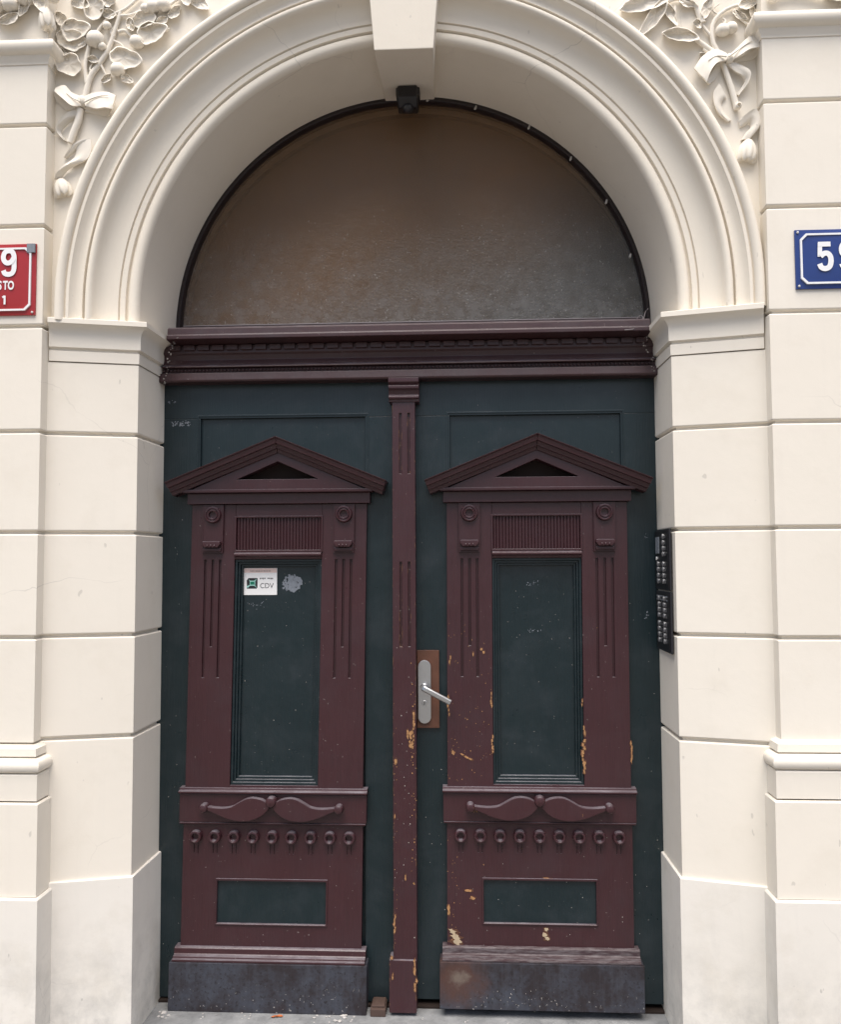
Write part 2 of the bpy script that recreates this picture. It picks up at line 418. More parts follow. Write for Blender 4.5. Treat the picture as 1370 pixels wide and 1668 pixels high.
# ------------------------------------------------------------------ ground
def structure(name, bm, m, bevel=0):
    o = link(name, finish(bm, bevel), m); o['kind'] = 'structure'; return o
bm = B(); face(bm, ((-120, -220, -.06), (120, -220, -.06), (120, 20, -.06), (-120, 20, -.06))); structure('pavement', bm, M_PAVE)
bm = B(); box(bm, -1.15, 1.15, -.46, .30, -.16, -.004); structure('door_threshold', bm, M_STONE, .008)
bm = B()   # hallway behind the door and fanlight (open towards the door)
X0, X1, Y0, Y1, Z0, Z1 = -1.5, 1.5, .16, 4.0, -.002, 3.6
for q in (((X0,Y0,Z0),(X1,Y0,Z0),(X1,Y1,Z0),(X0,Y1,Z0)), ((X0,Y0,Z1),(X1,Y0,Z1),(X1,Y1,Z1),(X0,Y1,Z1)), ((X0,Y0,Z0),(X0,Y1,Z0),(X0,Y1,Z1),(X0,Y0,Z1)), ((X1,Y0,Z0),(X1,Y1,Z0),(X1,Y1,Z1),(X1,Y0,Z1)), ((X0,Y1,Z0),(X1,Y1,Z0),(X1,Y1,Z1),(X0,Y1,Z1))): face(bm, q)
structure('hallway', bm, M_HALL)

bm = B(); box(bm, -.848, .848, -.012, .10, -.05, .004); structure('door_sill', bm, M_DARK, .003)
# ------------------------------------------------------------------ facade
CX, CZ = .012, 2.27            # centre of the arch
RI, RB, RO = .857, .832, 1.09  # front arris, back of the soffit, outside of the archivolt
HW, PA, PX, PY = .84, .845, 1.108, -.300
YW, YP = -.285, -.342          # spandrel wall and pilaster faces
fac = root('facade', (0, -.3, 0), 'cream stucco house front with moulded arch and rusticated blocks around the doorway', 'building')
def arc(r, n=64, z0=2.215):
    """(x,z) points of the stilted arch from left to right"""
    pts = [(CX-r, z0)]+[(CX-r*math.cos(math.pi*i/n), CZ+r*math.sin(math.pi*i/n)) for i in range(n+1)]+[(CX+r, z0)]
    return pts
# wall sheet above the arch with its round opening
bm = B(); a = arc(1.05); W0, W1, TOP = -3.2, 3.2, 4.3
V = [bm.verts.new((x, YW, z)) for x, z in a]; n = len(V)
def edgept(p):
    dx, dz = p[0]-CX, max(p[1]-CZ, 0)
    if abs(dx)*(TOP-CZ) > dz*3.1: return (math.copysign(3.1, dx)+CX, p[1] if dz == 0 else CZ+dz*3.1/abs(dx))
    return (CX+dx*(TOP-CZ)/dz, TOP)
U = [bm.verts.new((x, YW, z)) for x, z in map(edgept, a)]
for i in range(n-1): 
    bm.faces.new((V[i], V[i+1], U[i+1], U[i]))
link('wall', finish(bm), M_WALL, fac)
bm = B()
for s in (-1, 1): 
    box(bm, *sorted((s*1.125, s*3.1)), YW, .25, -.1, 2.216)
    box(bm, *sorted((s*1.06, s*3.1)), YW+.02, .25, 2.22, TOP)
box(bm, -1.06, 1.06, .10, .25, 3.16, TOP)
link('wall', finish(bm), M_WALL, fac)
# archivolt and soffit
prof = [(.857,-.222),(.859,-.231),(.865,-.239),(.874,-.243),(.884,-.242),(.8905,-.238),(.8935,-.230),(.897,-.230),(.8985,-.243),(.914,-.245),(.9155,-.238),(.9185,-.238),(.920,-.247),
        (.935,-.249),(.952,-.253),(.966,-.260),(.976,-.270),(.982,-.283),(.984,-.293),(.989,-.301),(.996,-.304),(1.003,-.302),(1.008,-.295),(1.0095,-.280),(1.0135,-.280),(1.0150,-.297),
        (1.022,-.294),(1.031,-.294),(1.040,-.300),(1.046,-.311),(1.0495,-.318),(1.058,-.319),(1.0595,-.312),(1.0635,-.312),(1.065,-.322),(1.071,-.329),(1.080,-.332),(1.089,-.329),(1.095,-.320),(1.097,-.305),(1.097,-.270)]
bm = B(); rows = []
for r, y in prof: rows.append([bm.verts.new((x, y, z)) for x, z in arc(r, 96)])
for i in range(len(rows)-1):
    for j in range(len(rows[0])-1): bm.faces.new((rows[i][j], rows[i][j+1], rows[i+1][j+1], rows[i+1][j]))
link('archivolt', finish(bm, smooth=40), M_SOFF, fac)
bm = B(); rows = []
for r, y in ((.8575, -.2215), (.848, -.12), (.838, -.02), (RB, .06), (RB-.002, .16)): rows.append([bm.verts.new((x, y, z)) for x, z in arc(r, 96)])
for i in range(len(rows)-1):
    for j in range(len(rows[0])-1): bm.faces.new((rows[i][j], rows[i][j+1], rows[i+1][j+1], rows[i+1][j]))
link('arch_soffit', finish(bm, smooth=40), M_SOFF, fac)
# keystone
bm = B(); kc = .020
fr = [(kc-.093, -.318, 3.052), (kc+.093, -.318, 3.052), (kc+.150, -.355, 3.75), (kc-.150, -.355, 3.75)]
bk = [(kc-.092, .055, 3.090), (kc+.082, .055, 3.090), (kc+.150, .055, 3.75), (kc-.150, .055, 3.75)]
f_ = [bm.verts.new(p) for p in fr]; b_ = [bm.verts.new(p) for p in bk]
bm.faces.new(f_); bm.faces.new(b_[::-1])
for i in range(4): bm.faces.new((f_[i], b_[i], b_[(i+1) % 4], f_[(i+1) % 4]))
link('keystone', finish(bm, .004), M_SOFF, fac)

def block_prof(z0, z1, g=.0070, d=.015, top=True, bot=True):
    """rounded rusticated block: (offset, z); grooves of half-height g and depth d"""
    p = []
    if bot: p += [(-d, z0+g*.35), (-.005, z0+g*.75), (-.0012, z0+g*1.0), (0, z0+g*1.5)]
    else: p += [(-d, z0), (0, z0)]
    if top: p += [(0, z1-g*1.4), (-.0012, z1-g*.95), (-.004, z1-g*.75), (-d, z1-g*.55)]
    else: p += [(0, z1), (-d, z1)]
    return p
PIER = [(HW, .06), (PA, -.229), (PX+.03, PY-.008)]
PIL = [(PX, -.26), (PX, YP), (1.86, YP), (1.86, -.26)]
JO = [3.03, 2.834, 2.509, 2.191, 1.862, 1.55, 1.229, .915]
for s in (-1, 1):
    side = 'left' if s < 0 else 'right'; dl = -.016 if s < 0 else .014
    # core of the pier, seen in the grooves
    bm = B(); sweep(bm, PIER, [(-.0135, -.1), (-.0135, 2.2)], s=s, caps=False); link('pier_core', finish(bm), M_WALL, fac)
    bm = B(); sweep(bm, PIL, [(-.0135, -.1), (-.0135, 4.3)], s=s, caps=False); pil = link('pilaster', finish(bm), M_WALL, fac)
    pier = bpy.data.objects[fac.children[-2].name]
    zs = [2.088, 1.862, 1.55, 1.229, .915]
    for k in range(4):
        bm = B(); sweep(bm, PIER, block_prof(zs[k+1], zs[k], top=k > 0), s=s); link('stone_block', finish(bm, smooth=50), M_WALL, pier)
    st = .496+dl*.7
    bm = B(); sweep(bm, PIER, block_prof(st, .915, bot=False), s=s); link('stone_block', finish(bm, smooth=50), M_WALL, pier)
    bm = B(); sweep(bm, PIER, [(-.02, -.1), (.009, -.1), (.0085, st-.003), (.006, st), (-.02, st+.001)], s=s); link('plinth_block', finish(bm, smooth=50), M_PLINTH, pier)
    # impost capital
    bm = B(); sweep(bm, [(HW, .0), (PA, -.229), (PX-.003, PY)], [(-.02, 2.092), (.002, 2.092), (.003, 2.124), (-.003, 2.128), (-.003, 2.132), (.008, 2.136), (.009, 2.176), (.012, 2.187), (.019, 2.196), (.029, 2.203), (.036, 2.206), (.036, 2.2205), (.033, 2.2225), (-.03, 2.224)], s=s)
    link('impost', finish(bm, smooth=30), M_WALL, fac)
    # pilaster blocks
    for k in range(7):
        bm = B(); sweep(bm, PIL, block_prof(JO[k+1], JO[k], top=k > 0, bot=k < 6), s=s); link('stone_block', finish(bm, smooth=50), M_WALL, pil)
    # pilaster capital moulding
    bm = B(); sweep(bm, PIL, [(-.02, 3.028), (.003, 3.030), (.004, 3.040), (.010, 3.046), (.012, 3.056), (.022, 3.060), (.030, 3.068), (.033, 3.080), (.031, 3.092), (.022, 3.100), (-.02, 3.106)], s=s)
    link('pilaster_capital', finish(bm, smooth=40), M_WALL, pil)
    bm = B(); sweep(bm, PIL, [(-.02, 3.10), (-.002, 3.10), (-.002, 4.2)], s=s, caps=False); link('pilaster_block', finish(bm), M_WALL, pil)
    # base mouldings and plinth
    d = dl
    bm = B(); sweep(bm, PIL, [(-.02, .925+d), (.002, .924+d), (.016, .915+d), (.018, .893+d), (.008, .889+d), (.014, .886+d)], s=s); link('base_fillet', finish(bm, smooth=30), M_WALL, pil)
    tor = [(.016+.020*math.sin(math.pi*t/10), .887-.044*(1-math.cos(math.pi*t/10))/2+d) for t in range(11)]
    bm = B(); sweep(bm, PIL, [(-.02, .887+d)]+tor+[(-.02, .843+d)], s=s); link('base_torus', finish(bm, smooth=60), M_WALL, pil)
    bm = B(); sweep(bm, PIL, [(-.02, .842+d), (.024, .842+d), (.027, .838+d), (.027, .764+d), (.018, .762+d), (-.02, .762+d)], s=s); link('base_block', finish(bm, smooth=30), M_WALL, pil)
    bm = B(); sweep(bm, PIL, [(-.02, .759+d), (.030, .759+d), (.034, .755+d), (.035, .488+d), (-.02, .488+d)], s=s); link('base_block', finish(bm, smooth=30), M_WALL, pil)
    bm = B(); sweep(bm, PIL, [(-.02, .486+d), (.040, .486+d), (.044, .481+d), (.048, -.1), (-.02, -.1)], s=s); link('plinth_block', finish(bm, smooth=30), M_PLINTH, pil)

# ---- plant relief in the spandrels (stucco, part of the facade)
RY = YW
def P3(px, py, d): return at(px, py, RY-d*.85)
relief_parent = None
def rpart(name, bm, smooth=60): return link(name, finish(bm, smooth=smooth), M_WALL, relief_parent)
def stem(pts, r0, r1, d=.012, n=14):
    c = cat([tuple(P3(*p, d)) for p in pts], n); bm = B(); tube(bm, c, [r0+(r1-r0)*i/n for i in range(n+1)], 8); return bm
def leaf(cx, cy, rx, ry, ang, rim=.034, mid=.014, tip=.25, wob=.07, ph=0):
    """cupped leaf with a raised rolled rim, sizes in photo pixels"""
    bm = B(); N = 40; rows = []; ca, sa = math.cos(R(ang)), math.sin(R(ang))
    for t, dep in ((0.02, mid-.002), (.3, mid-.001), (.6, mid+.001), (.8, mid+(rim-mid)*.22), (.90, mid+(rim-mid)*.62), (.96, rim), (1.02, rim-.0008), (1.03, rim-.005), (.97, rim-.012), (.93, .0)):
        row = []
        for k in range(N):
            a = 2*math.pi*k/N; q = 1+wob*math.sin(3*a+ph)+wob*.6*math.sin(5*a+2*ph)+wob*.35*math.sin(9*a+ph)+tip*max(0, math.cos(a))**9
            x, y = rx*t*q*math.cos(a), ry*t*q*math.sin(a)
            dd = dep+((.006*math.sin(2*a+ph)+.0025*math.sin(7*a+ph))*t+(.004*t*(1-t)*4*max(0, math.cos(a))**24) if dep > 0 else -.004)
            row.append(bm.verts.new(P3(cx+x*ca-y*sa, cy+x*sa+y*ca, dd)))
        rows.append(row)
    for i in range(len(rows)-1):
        for k in range(N): bm.faces.new((rows[i][k], rows[i][(k+1) % N], rows[i+1][(k+1) % N], rows[i+1][k]))
    bm.faces.new(rows[0]); return bm
def fruit(cx, cy, r, d=.022):
    bm = B(); c = P3(cx, cy, d); rr = r*.00195
    ball(bm, c, rr, rr*.95, rr*.97, 18, lambda th, a: 1-.42*math.exp(-((th-math.pi*.84)/.20)**2)+.03*math.sin(5*a)*math.sin(th))
    return bm
def ribbon(A, Bq, n=18, th=.006, bulge=.004):
    """strip lofted between two edges; edge points are (px, py, depth)"""
    a = cat([tuple(P3(*p)) for p in A], n); b = cat([tuple(P3(*p)) for p in Bq], n); bm = B(); m = 5; F = []; K = []
    for i in range(n+1):
        f = []; k = []
        for j in range(m+1):
            t = j/m; p = a[i].lerp(b[i], t); p.y -= bulge*math.sin(math.pi*t)+.0015*math.sin(9*t+i*.4)
            f.append(bm.verts.new(p)); k.append(bm.verts.new(p+Vector((0, th, 0))))
        F.append(f); K.append(k)
    for i in range(n):
        for j in range(m):
            bm.faces.new((F[i][j], F[i+1][j], F[i+1][j+1], F[i][j+1])); bm.faces.new((K[i][j], K[i][j+1], K[i+1][j+1], K[i+1][j]))
        bm.faces.new((F[i][0], K[i][0], K[i+1][0], F[i+1][0])); bm.faces.new((F[i][m], F[i+1][m], K[i+1][m], K[i][m]))
    bm.faces.new(F[0]+K[0][::-1]); bm.faces.new(F[n]+K[n][::-1]); return bm
def bud(cx, cy, rx, ry, rot=0):
    """fluted tassel end of a ribbon"""
    bm = B(); c = P3(cx, cy, .008); N = 40; rows = []
    for t, f, fl in ((0, .05, 0), (.06, .34, 0), (.18, .60, .01), (.35, .84, .04), (.55, .98, .09), (.75, 1.0, .15), (.9, .93, .20), (.97, .84, .22), (1.0, .70, .20), (.95, .30, .05)):
        row = []
        for k in range(N):
            a = 2*math.pi*k/N; q = f*(1+fl*(abs(math.cos(4.5*a))*2-1.2))
            row.append(bm.verts.new((rx*.00195*q*math.cos(a), .024*q*math.sin(a), ry*.00195*(1-2*t)+.002*fl*10*math.sin(7*a))))
        rows.append(row)
    for i in range(len(rows)-1):
        for k in range(N): bm.faces.new((rows[i][k], rows[i][(k+1) % N], rows[i+1][(k+1) % N], rows[i+1][k]))
    bm.faces.new(rows[0]); bm.faces.new(rows[-1])
    warp(bm, lambda v: Matrix.Rotation(R(rot), 3, 'Y') @ v + c); return bm

# left spandrel
relief_parent = fac
bm = stem([(133, 176), (140, 150), (147, 124), (163, 102), (178, 76), (188, 45), (196, 20)], .0105, .006)
rl = rpart('plant_relief', bm); rl['label'] = 'stucco branch with cupped leaves, fruit and ribbon bow beside the arch crown, left spandrel'
relief_parent = rl
for pts, a, b in (([(141, 136), (138, 110), (143, 82), (146, 68)], .008, .006), ([(150, 118), (146, 112), (152, 100)], .004, .002), ([(158, 52), (168, 38), (184, 24), (205, 14), (228, -6)], .005, .005),
                  ([(172, 88), (164, 98), (158, 104)], .005, .003), ([(192, 52), (203, 50), (211, 57), (216, 62)], .006, .004), ([(186, 60), (180, 52), (188, 42)], .006, .003), ([(128, 76), (136, 70), (142, 64)], .006, .003)):
    rpart('twig', stem(pts, a, b))
for q in ((114, 64, 23, 17, 15, .022, .010), (119, 48, 21, 18, -10, .032, .012), (112, 105, 20, 18, 200, .032, .012), (151, 10, 20, 17, 80, .032, .012), (232, 31, 19, 14, -20, .026, .012), (244, 53, 22, 18, -20, .036, .012), (201, 95, 24, 18, 12, .034, .012), (128, 2, 14, 12, 30, .03, .01), (324, 4, 14, 10, 30, .026, .012), (175, 2, 10, 9, 0, .028, .012)):
    rpart('leaf', leaf(*q, ph=q[0]*.7))
for q in ((155, 65, 15), (222, 69, 12), (191, 114, 12), (249, 11, 11), (266, 9, 12)): rpart('fruit', fruit(*q))
bm = B(); ball(bm, P3(133, 165, .022), .014, .016, .018, 14); rpart('bow_knot', bm)
rpart('bow_loop', ribbon([(131, 157, .024), (116, 150, .026), (104, 138, .028), (90, 143, .030)], [(131, 172, .034), (115, 171, .054), (101, 160, .056), (88, 149, .046)], bulge=.002))
rpart('bow_loop', ribbon([(130, 172, .020), (114, 169, .016), (100, 157, .014), (89, 147, .030)], [(129, 180, .008), (110, 180, .005), (94, 168, .005), (84, 151, .018)], bulge=.0))
rpart('bow_loop', ribbon([(137, 157, .024), (152, 151, .030), (172, 149, .030), (188, 155, .034)], [(138, 172, .034), (155, 176, .054), (170, 175, .056), (182, 177, .046)], bulge=.002))
rpart('bow_loop', ribbon([(139, 173, .018), (156, 175, .014), (180, 170, .020), (188, 157, .030)], [(138, 182, .006), (156, 186, .005), (174, 190, .005), (181, 179, .030)], bulge=.0))
rpart('bow_fold', stem([(137, 166), (150, 160), (164, 156), (176, 155)], .003, .0012, .046)); rpart('bow_fold', stem([(130, 165), (118, 160), (108, 152)], .003, .0012, .046))
rpart('ribbon_tail', ribbon([(125, 178, .02), (108, 184, .030), (94, 196, .034), (89, 212, .020), (102, 228, .010)], [(128, 188, .02), (116, 194, .016), (105, 205, .010), (99, 216, .008), (108, 230, .008)], bulge=.003))
rpart('stem_end', stem([(130, 178), (127, 196), (120, 214), (113, 233)], .0115, .0105, .018))
rpart('ribbon_tail', ribbon([(103, 256, .010), (111, 245, .022), (119, 234, .026), (132, 227, .026), (146, 226, .030)], [(107, 258, .006), (116, 250, .010), (124, 243, .010), (134, 240, .010), (141, 240, .012)], bulge=.002))
rpart('ribbon_tail', ribbon([(122, 236, .010), (124, 247, .010), (119, 258, .012), (104, 268, .030), (91, 281, .032), (88, 292, .018)], [(147, 226, .030), (148, 242, .032), (142, 257, .030), (128, 266, .020), (110, 276, .010), (98, 290, .008)], bulge=.003))
rpart('bud', bud(101, 305, 14, 16, -12))
for q in ((98, 30, 12, 9, 60, .024, .010), (172, 128, 9, 6, -40, .022, .010), (205, 128, 10, 7, 30, .02, .009), (212, 40, 10, 7, 250, .026, .012), (176, 22, 12, 8, 200, .024, .011), (262, 34, 10, 7, -30, .022, .010), (283, 20, 12, 8, -50, .022, .010), (96, 86, 9, 8, 150, .022, .010), (150, 96, 8, 6, 20, .024, .012), (300, -6, 14, 9, 60, .024, .01)):
    rpart('leaf', leaf(*q, ph=q[0]*.5))
for pts, a, b in (([(163, 104), (170, 118), (174, 126)], .004, .002), ([(196, 26), (214, 24), (232, 16), (246, 12)], .005, .003), ([(258, 50), (270, 50), (276, 46)], .004, .003), ([(108, 86), (104, 94), (110, 98)], .004, .002), ([(184, 66), (196, 72), (204, 82)], .004, .003), ([(266, 14), (284, 2), (300, -10)], .005, .004)):
    rpart('twig', stem(pts, a, b))
for q in ((236, 14, 8), (174, 42, 7), (166, 76, 7)): rpart('fruit', fruit(*q))
# right spandrel
relief_parent = fac
rr_ = rpart('plant_relief', stem([(1201, 178), (1194, 150), (1183, 118), (1175, 95), (1162, 70), (1160, 45), (1168, 28), (1186, 14), (1204, 8)], .010, .005))
rr_['label'] = 'stucco branch with slender leaves, berry pair and ribbon bow, right spandrel'
relief_parent = rr_
for pts, a, b in (([(1172, 92), (1150, 76), (1134, 64), (1124, 56)], .009, .006), ([(1145, 38), (1138, 18), (1132, -4)], .011, .009), ([(1196, 16), (1206, 30), (1220, 40), (1232, 40)], .004, .003), ([(1170, 24), (1162, 16), (1172, 6)], .003, .002), ([(1180, 40), (1182, 34), (1178, 30)], .004, .003)):
    rpart('twig', stem(pts, a, b))
for q in ((1046, 6, 34, 13, -12, .034, .014, .3), (1068, 24, 34, 11, 125, .034, .014, .35), (1108, 56, 26, 11, 8, .036, .014, .3), (1222, 3, 20, 9, -25, .03, .012, .3), (1137, 38, 8, 6, 60, .034, .02, .1)):
    rpart('leaf', leaf(*q, ph=q[0]*.3))
rpart('fruit', fruit(1178, 50, 11)); rpart('fruit', fruit(1192, 46, 10))
bm = B(); ball(bm, P3(1189, 96, .024), .013, .015, .016, 14); rpart('bow_knot', bm)
rpart('bow_loop', ribbon([(1190, 88, .024), (1203, 76, .028), (1219, 60, .030), (1231, 52, .032)], [(1193, 98, .034), (1207, 89, .054), (1222, 80, .056), (1239, 76, .046)], bulge=.002))
rpart('bow_loop', ribbon([(1193, 98, .018), (1207, 92, .014), (1224, 84, .014), (1240, 74, .030)], [(1193, 104, .006), (1208, 100, .005), (1226, 97, .005), (1240, 86, .018)], bulge=.0))
rpart('bow_loop', ribbon([(1185, 87, .024), (1166, 80, .028), (1146, 90, .030), (1131, 111, .030)], [(1184, 98, .034), (1170, 101, .054), (1160, 113, .056), (1152, 133, .046)], bulge=.002))
rpart('bow_loop', ribbon([(1183, 99, .018), (1170, 104, .014), (1161, 116, .014), (1152, 132, .030)], [(1184, 106, .006), (1175, 114, .005), (1167, 127, .005), (1157, 137, .018)], bulge=.0))
rpart('bow_fold', stem([(1188, 92), (1202, 82), (1216, 72), (1226, 66)], .003, .0012, .048)); rpart('bow_fold', stem([(1184, 92), (1168, 91), (1154, 98)], .003, .0012, .048))
rpart('ribbon_tail', ribbon([(1185, 104, .02), (1198, 116, .026), (1209, 122, .028), (1214, 132, .020), (1206, 146, .010), (1200, 154, .008)], [(1191, 99, .02), (1208, 105, .030), (1223, 114, .036), (1223, 126, .034), (1216, 140, .024), (1205, 156, .012)], bulge=.003))
rpart('ribbon_tail', ribbon([(1172, 136, .010), (1163, 150, .028), (1164, 166, .034), (1172, 184, .026), (1186, 198, .012)], [(1184, 158, .008), (1178, 164, .010), (1176, 172, .010), (1182, 186, .008), (1192, 196, .008)], bulge=.003))
bm = B(); lathe(bm, [(.0095, 0), (.0095, -.016), (.0060, -.018), (.004, -.008)], 14, P3(1202, 175, .016)); rpart('stem_end', bm)
rpart('ribbon_tail', ribbon([(1204, 196, .010), (1216, 186, .026), (1231, 177, .030), (1240, 190, .034), (1238, 206, .030), (1222, 226, .014)], [(1206, 208, .006), (1214, 204, .008), (1222, 200, .010), (1223, 208, .010), (1215, 217, .010), (1208, 228, .008)], bulge=.003))
rpart('bud', bud(1218, 245, 15, 19, 10))
for q in ((1092, 20, 18, 8, 60, .026, .011, .3), (1152, 14, 16, 8, -70, .026, .011, .3), (1205, 24, 12, 6, 30, .024, .011, .3), (1150, 92, 10, 6, 200, .024, .012, .2), (1228, 20, 12, 6, 70, .024, .011, .3), (1120, 4, 14, 7, 20, .024, .011, .3)):
    rpart('leaf', leaf(*q, ph=q[0]*.3))
for pts, a, b in (([(1090, 2), (1104, -2), (1120, 4), (1132, 6)], .006, .004), ([(1160, 60), (1150, 48), (1144, 38)], .005, .004), ([(1100, 10), (1101, 30), (1102, 46)], .004, .003), ([(1168, 100), (1158, 88), (1146, 80)], .006, .004)):
    rpart('twig', stem(pts, a, b))
# garland standing on the pilaster capital, upper left and right corners
RY = YP-.004
relief_parent = fac
gl = rpart('garland_relief', stem([(-40, -20), (0, 2), (40, -6), (90, -30)], .012, .010)); gl['label'] = 'stucco fruit garland above the capital, top left corner'
relief_parent = gl
for q in ((-8, 6, 16), (16, 8, 13), (40, -2, 13), (86, -4, 10)): rpart('fruit', fruit(*q))
rpart('bud', bud(75, 28, 12, 19, -10)); rpart('leaf', leaf(14, 30, 16, 9, 160, .03, .012)); rpart('leaf', leaf(62, 2, 16, 9, 60, .03, .012)); rpart('leaf', leaf(38, 10, 14, 8, 110, .028, .012))
relief_parent = fac
g2 = rpart('garland_relief', stem([(1250, -8), (1300, -16), (1360, -6), (1420, -14)], .010, .010)); g2['label'] = 'stucco garland edge above the capital, top right corner'
relief_parent = g2
rpart('fruit', fruit(1262, -4, 8)); rpart('leaf', leaf(1358, -8, 14, 8, 20, .03, .012)); rpart('fruit', fruit(1385, -4, 12))

# ------------------------------------------------------------------ fanlight
fan = root('fanlight_window', (0, .07, 2.28), 'half-round dusty brown glass fanlight above the double door', 'window')
YG = .072
bm = B(); a = arc(RB+.004, 64, 2.255); b = arc(.806, 64, 2.255)
rows = [[bm.verts.new((x, y, z)) for x, z in arc(r, 64, 2.25)] for r, y in ((RB+.01, .05), (.822, .046), (.816, .052), (.814, .09))]
for i in range(3):
    for j in range(len(rows[0])-1): bm.faces.new((rows[i][j], rows[i][j+1], rows[i+1][j+1], rows[i+1][j]))
fo = link('frame', finish(bm, smooth=50), M_FRAME, fan)
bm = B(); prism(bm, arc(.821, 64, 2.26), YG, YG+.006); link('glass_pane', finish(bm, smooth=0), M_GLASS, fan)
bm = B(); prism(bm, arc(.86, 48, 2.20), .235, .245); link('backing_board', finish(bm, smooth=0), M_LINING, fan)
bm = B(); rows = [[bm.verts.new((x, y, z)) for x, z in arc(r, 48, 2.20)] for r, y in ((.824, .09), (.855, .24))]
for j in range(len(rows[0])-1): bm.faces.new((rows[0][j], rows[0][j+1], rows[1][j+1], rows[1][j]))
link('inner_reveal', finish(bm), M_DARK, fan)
bm = B(); box(bm, -.80, .815, .050, .10, 2.24, 2.291); link('bottom_rail', finish(bm, .003), M_TRANS, fan)
bm = B(); box(bm, -.795, .81, .049, .071, 2.2915, 2.2945); link('glazing_bead', finish(bm), M_CABLE, fan)
for px, py in ((697, 163), (775, 176), (862, 208), (930, 259), (988, 329), (1027, 417)):
    c = at(px, py, .048); bm = B(); tube(bm, [c+Vector((.002, 0, .008)), c, c+Vector((-.003, -.008, -.008))], [.003, .0045, .003], 6); link('glazing_clip', finish(bm), M_NAIL, fan)

# ------------------------------------------------------------------ transom
tr = root('transom_beam', (0, -.02, 2.07), 'oxblood painted transom with dentil cornice between door and fanlight', 'beam')
TX0, TX1 = -.845, .845
def tprism(name, poly, x0=TX0, x1=TX1, m=None, bev=.002): bm = B(); prism_x(bm, poly, x0, x1); return link(name, finish(bm, bev), m or M_TRANS, tr)
tprism('cornice', [(.06, 2.20), (-.040, 2.20), (-.094, 2.203), (-.104, 2.206), (-.104, 2.218), (-.096, 2.222), (-.094, 2.244), (-.086, 2.250), (.055, 2.258)], -.80, .812)
tprism('frieze', [(.06, 2.1985), (-.040, 2.1985), (-.0405, 2.172), (-.034, 2.166), (-.031, 2.150), (-.038, 2.132), (-.052, 2.124), (-.052, 2.120), (.06, 2.120)], -.835, .838)
tprism('fascia', [(.06, 2.1035), (-.040, 2.1035), (-.050, 2.101), (-.054, 2.076), (-.050, 2.070), (.06, 2.070)])
tprism('bead_bed', [(.06, 2.1195), (-.036, 2.1195), (-.036, 2.1045), (.06, 2.1045)])
bm = B(); box(bm, -.0195, .0195, -.008, 0, -.018, 0); dm = finish(bm, .0015)
x = -.79
while x < .80:
    d_ = link('dentil', dm, M_TRANS, tr, (x, -.0415, 2.1985)); x += .0495
bm = B(); x = -.83
while x < .83:
    ball(bm, (x, -.038, 2.112), .0062, .006, .0055, 6); x += .0125
bo = link('bead_row', finish(bm, smooth=60), M_TRANS, tr); bo['kind'] = 'stuff'

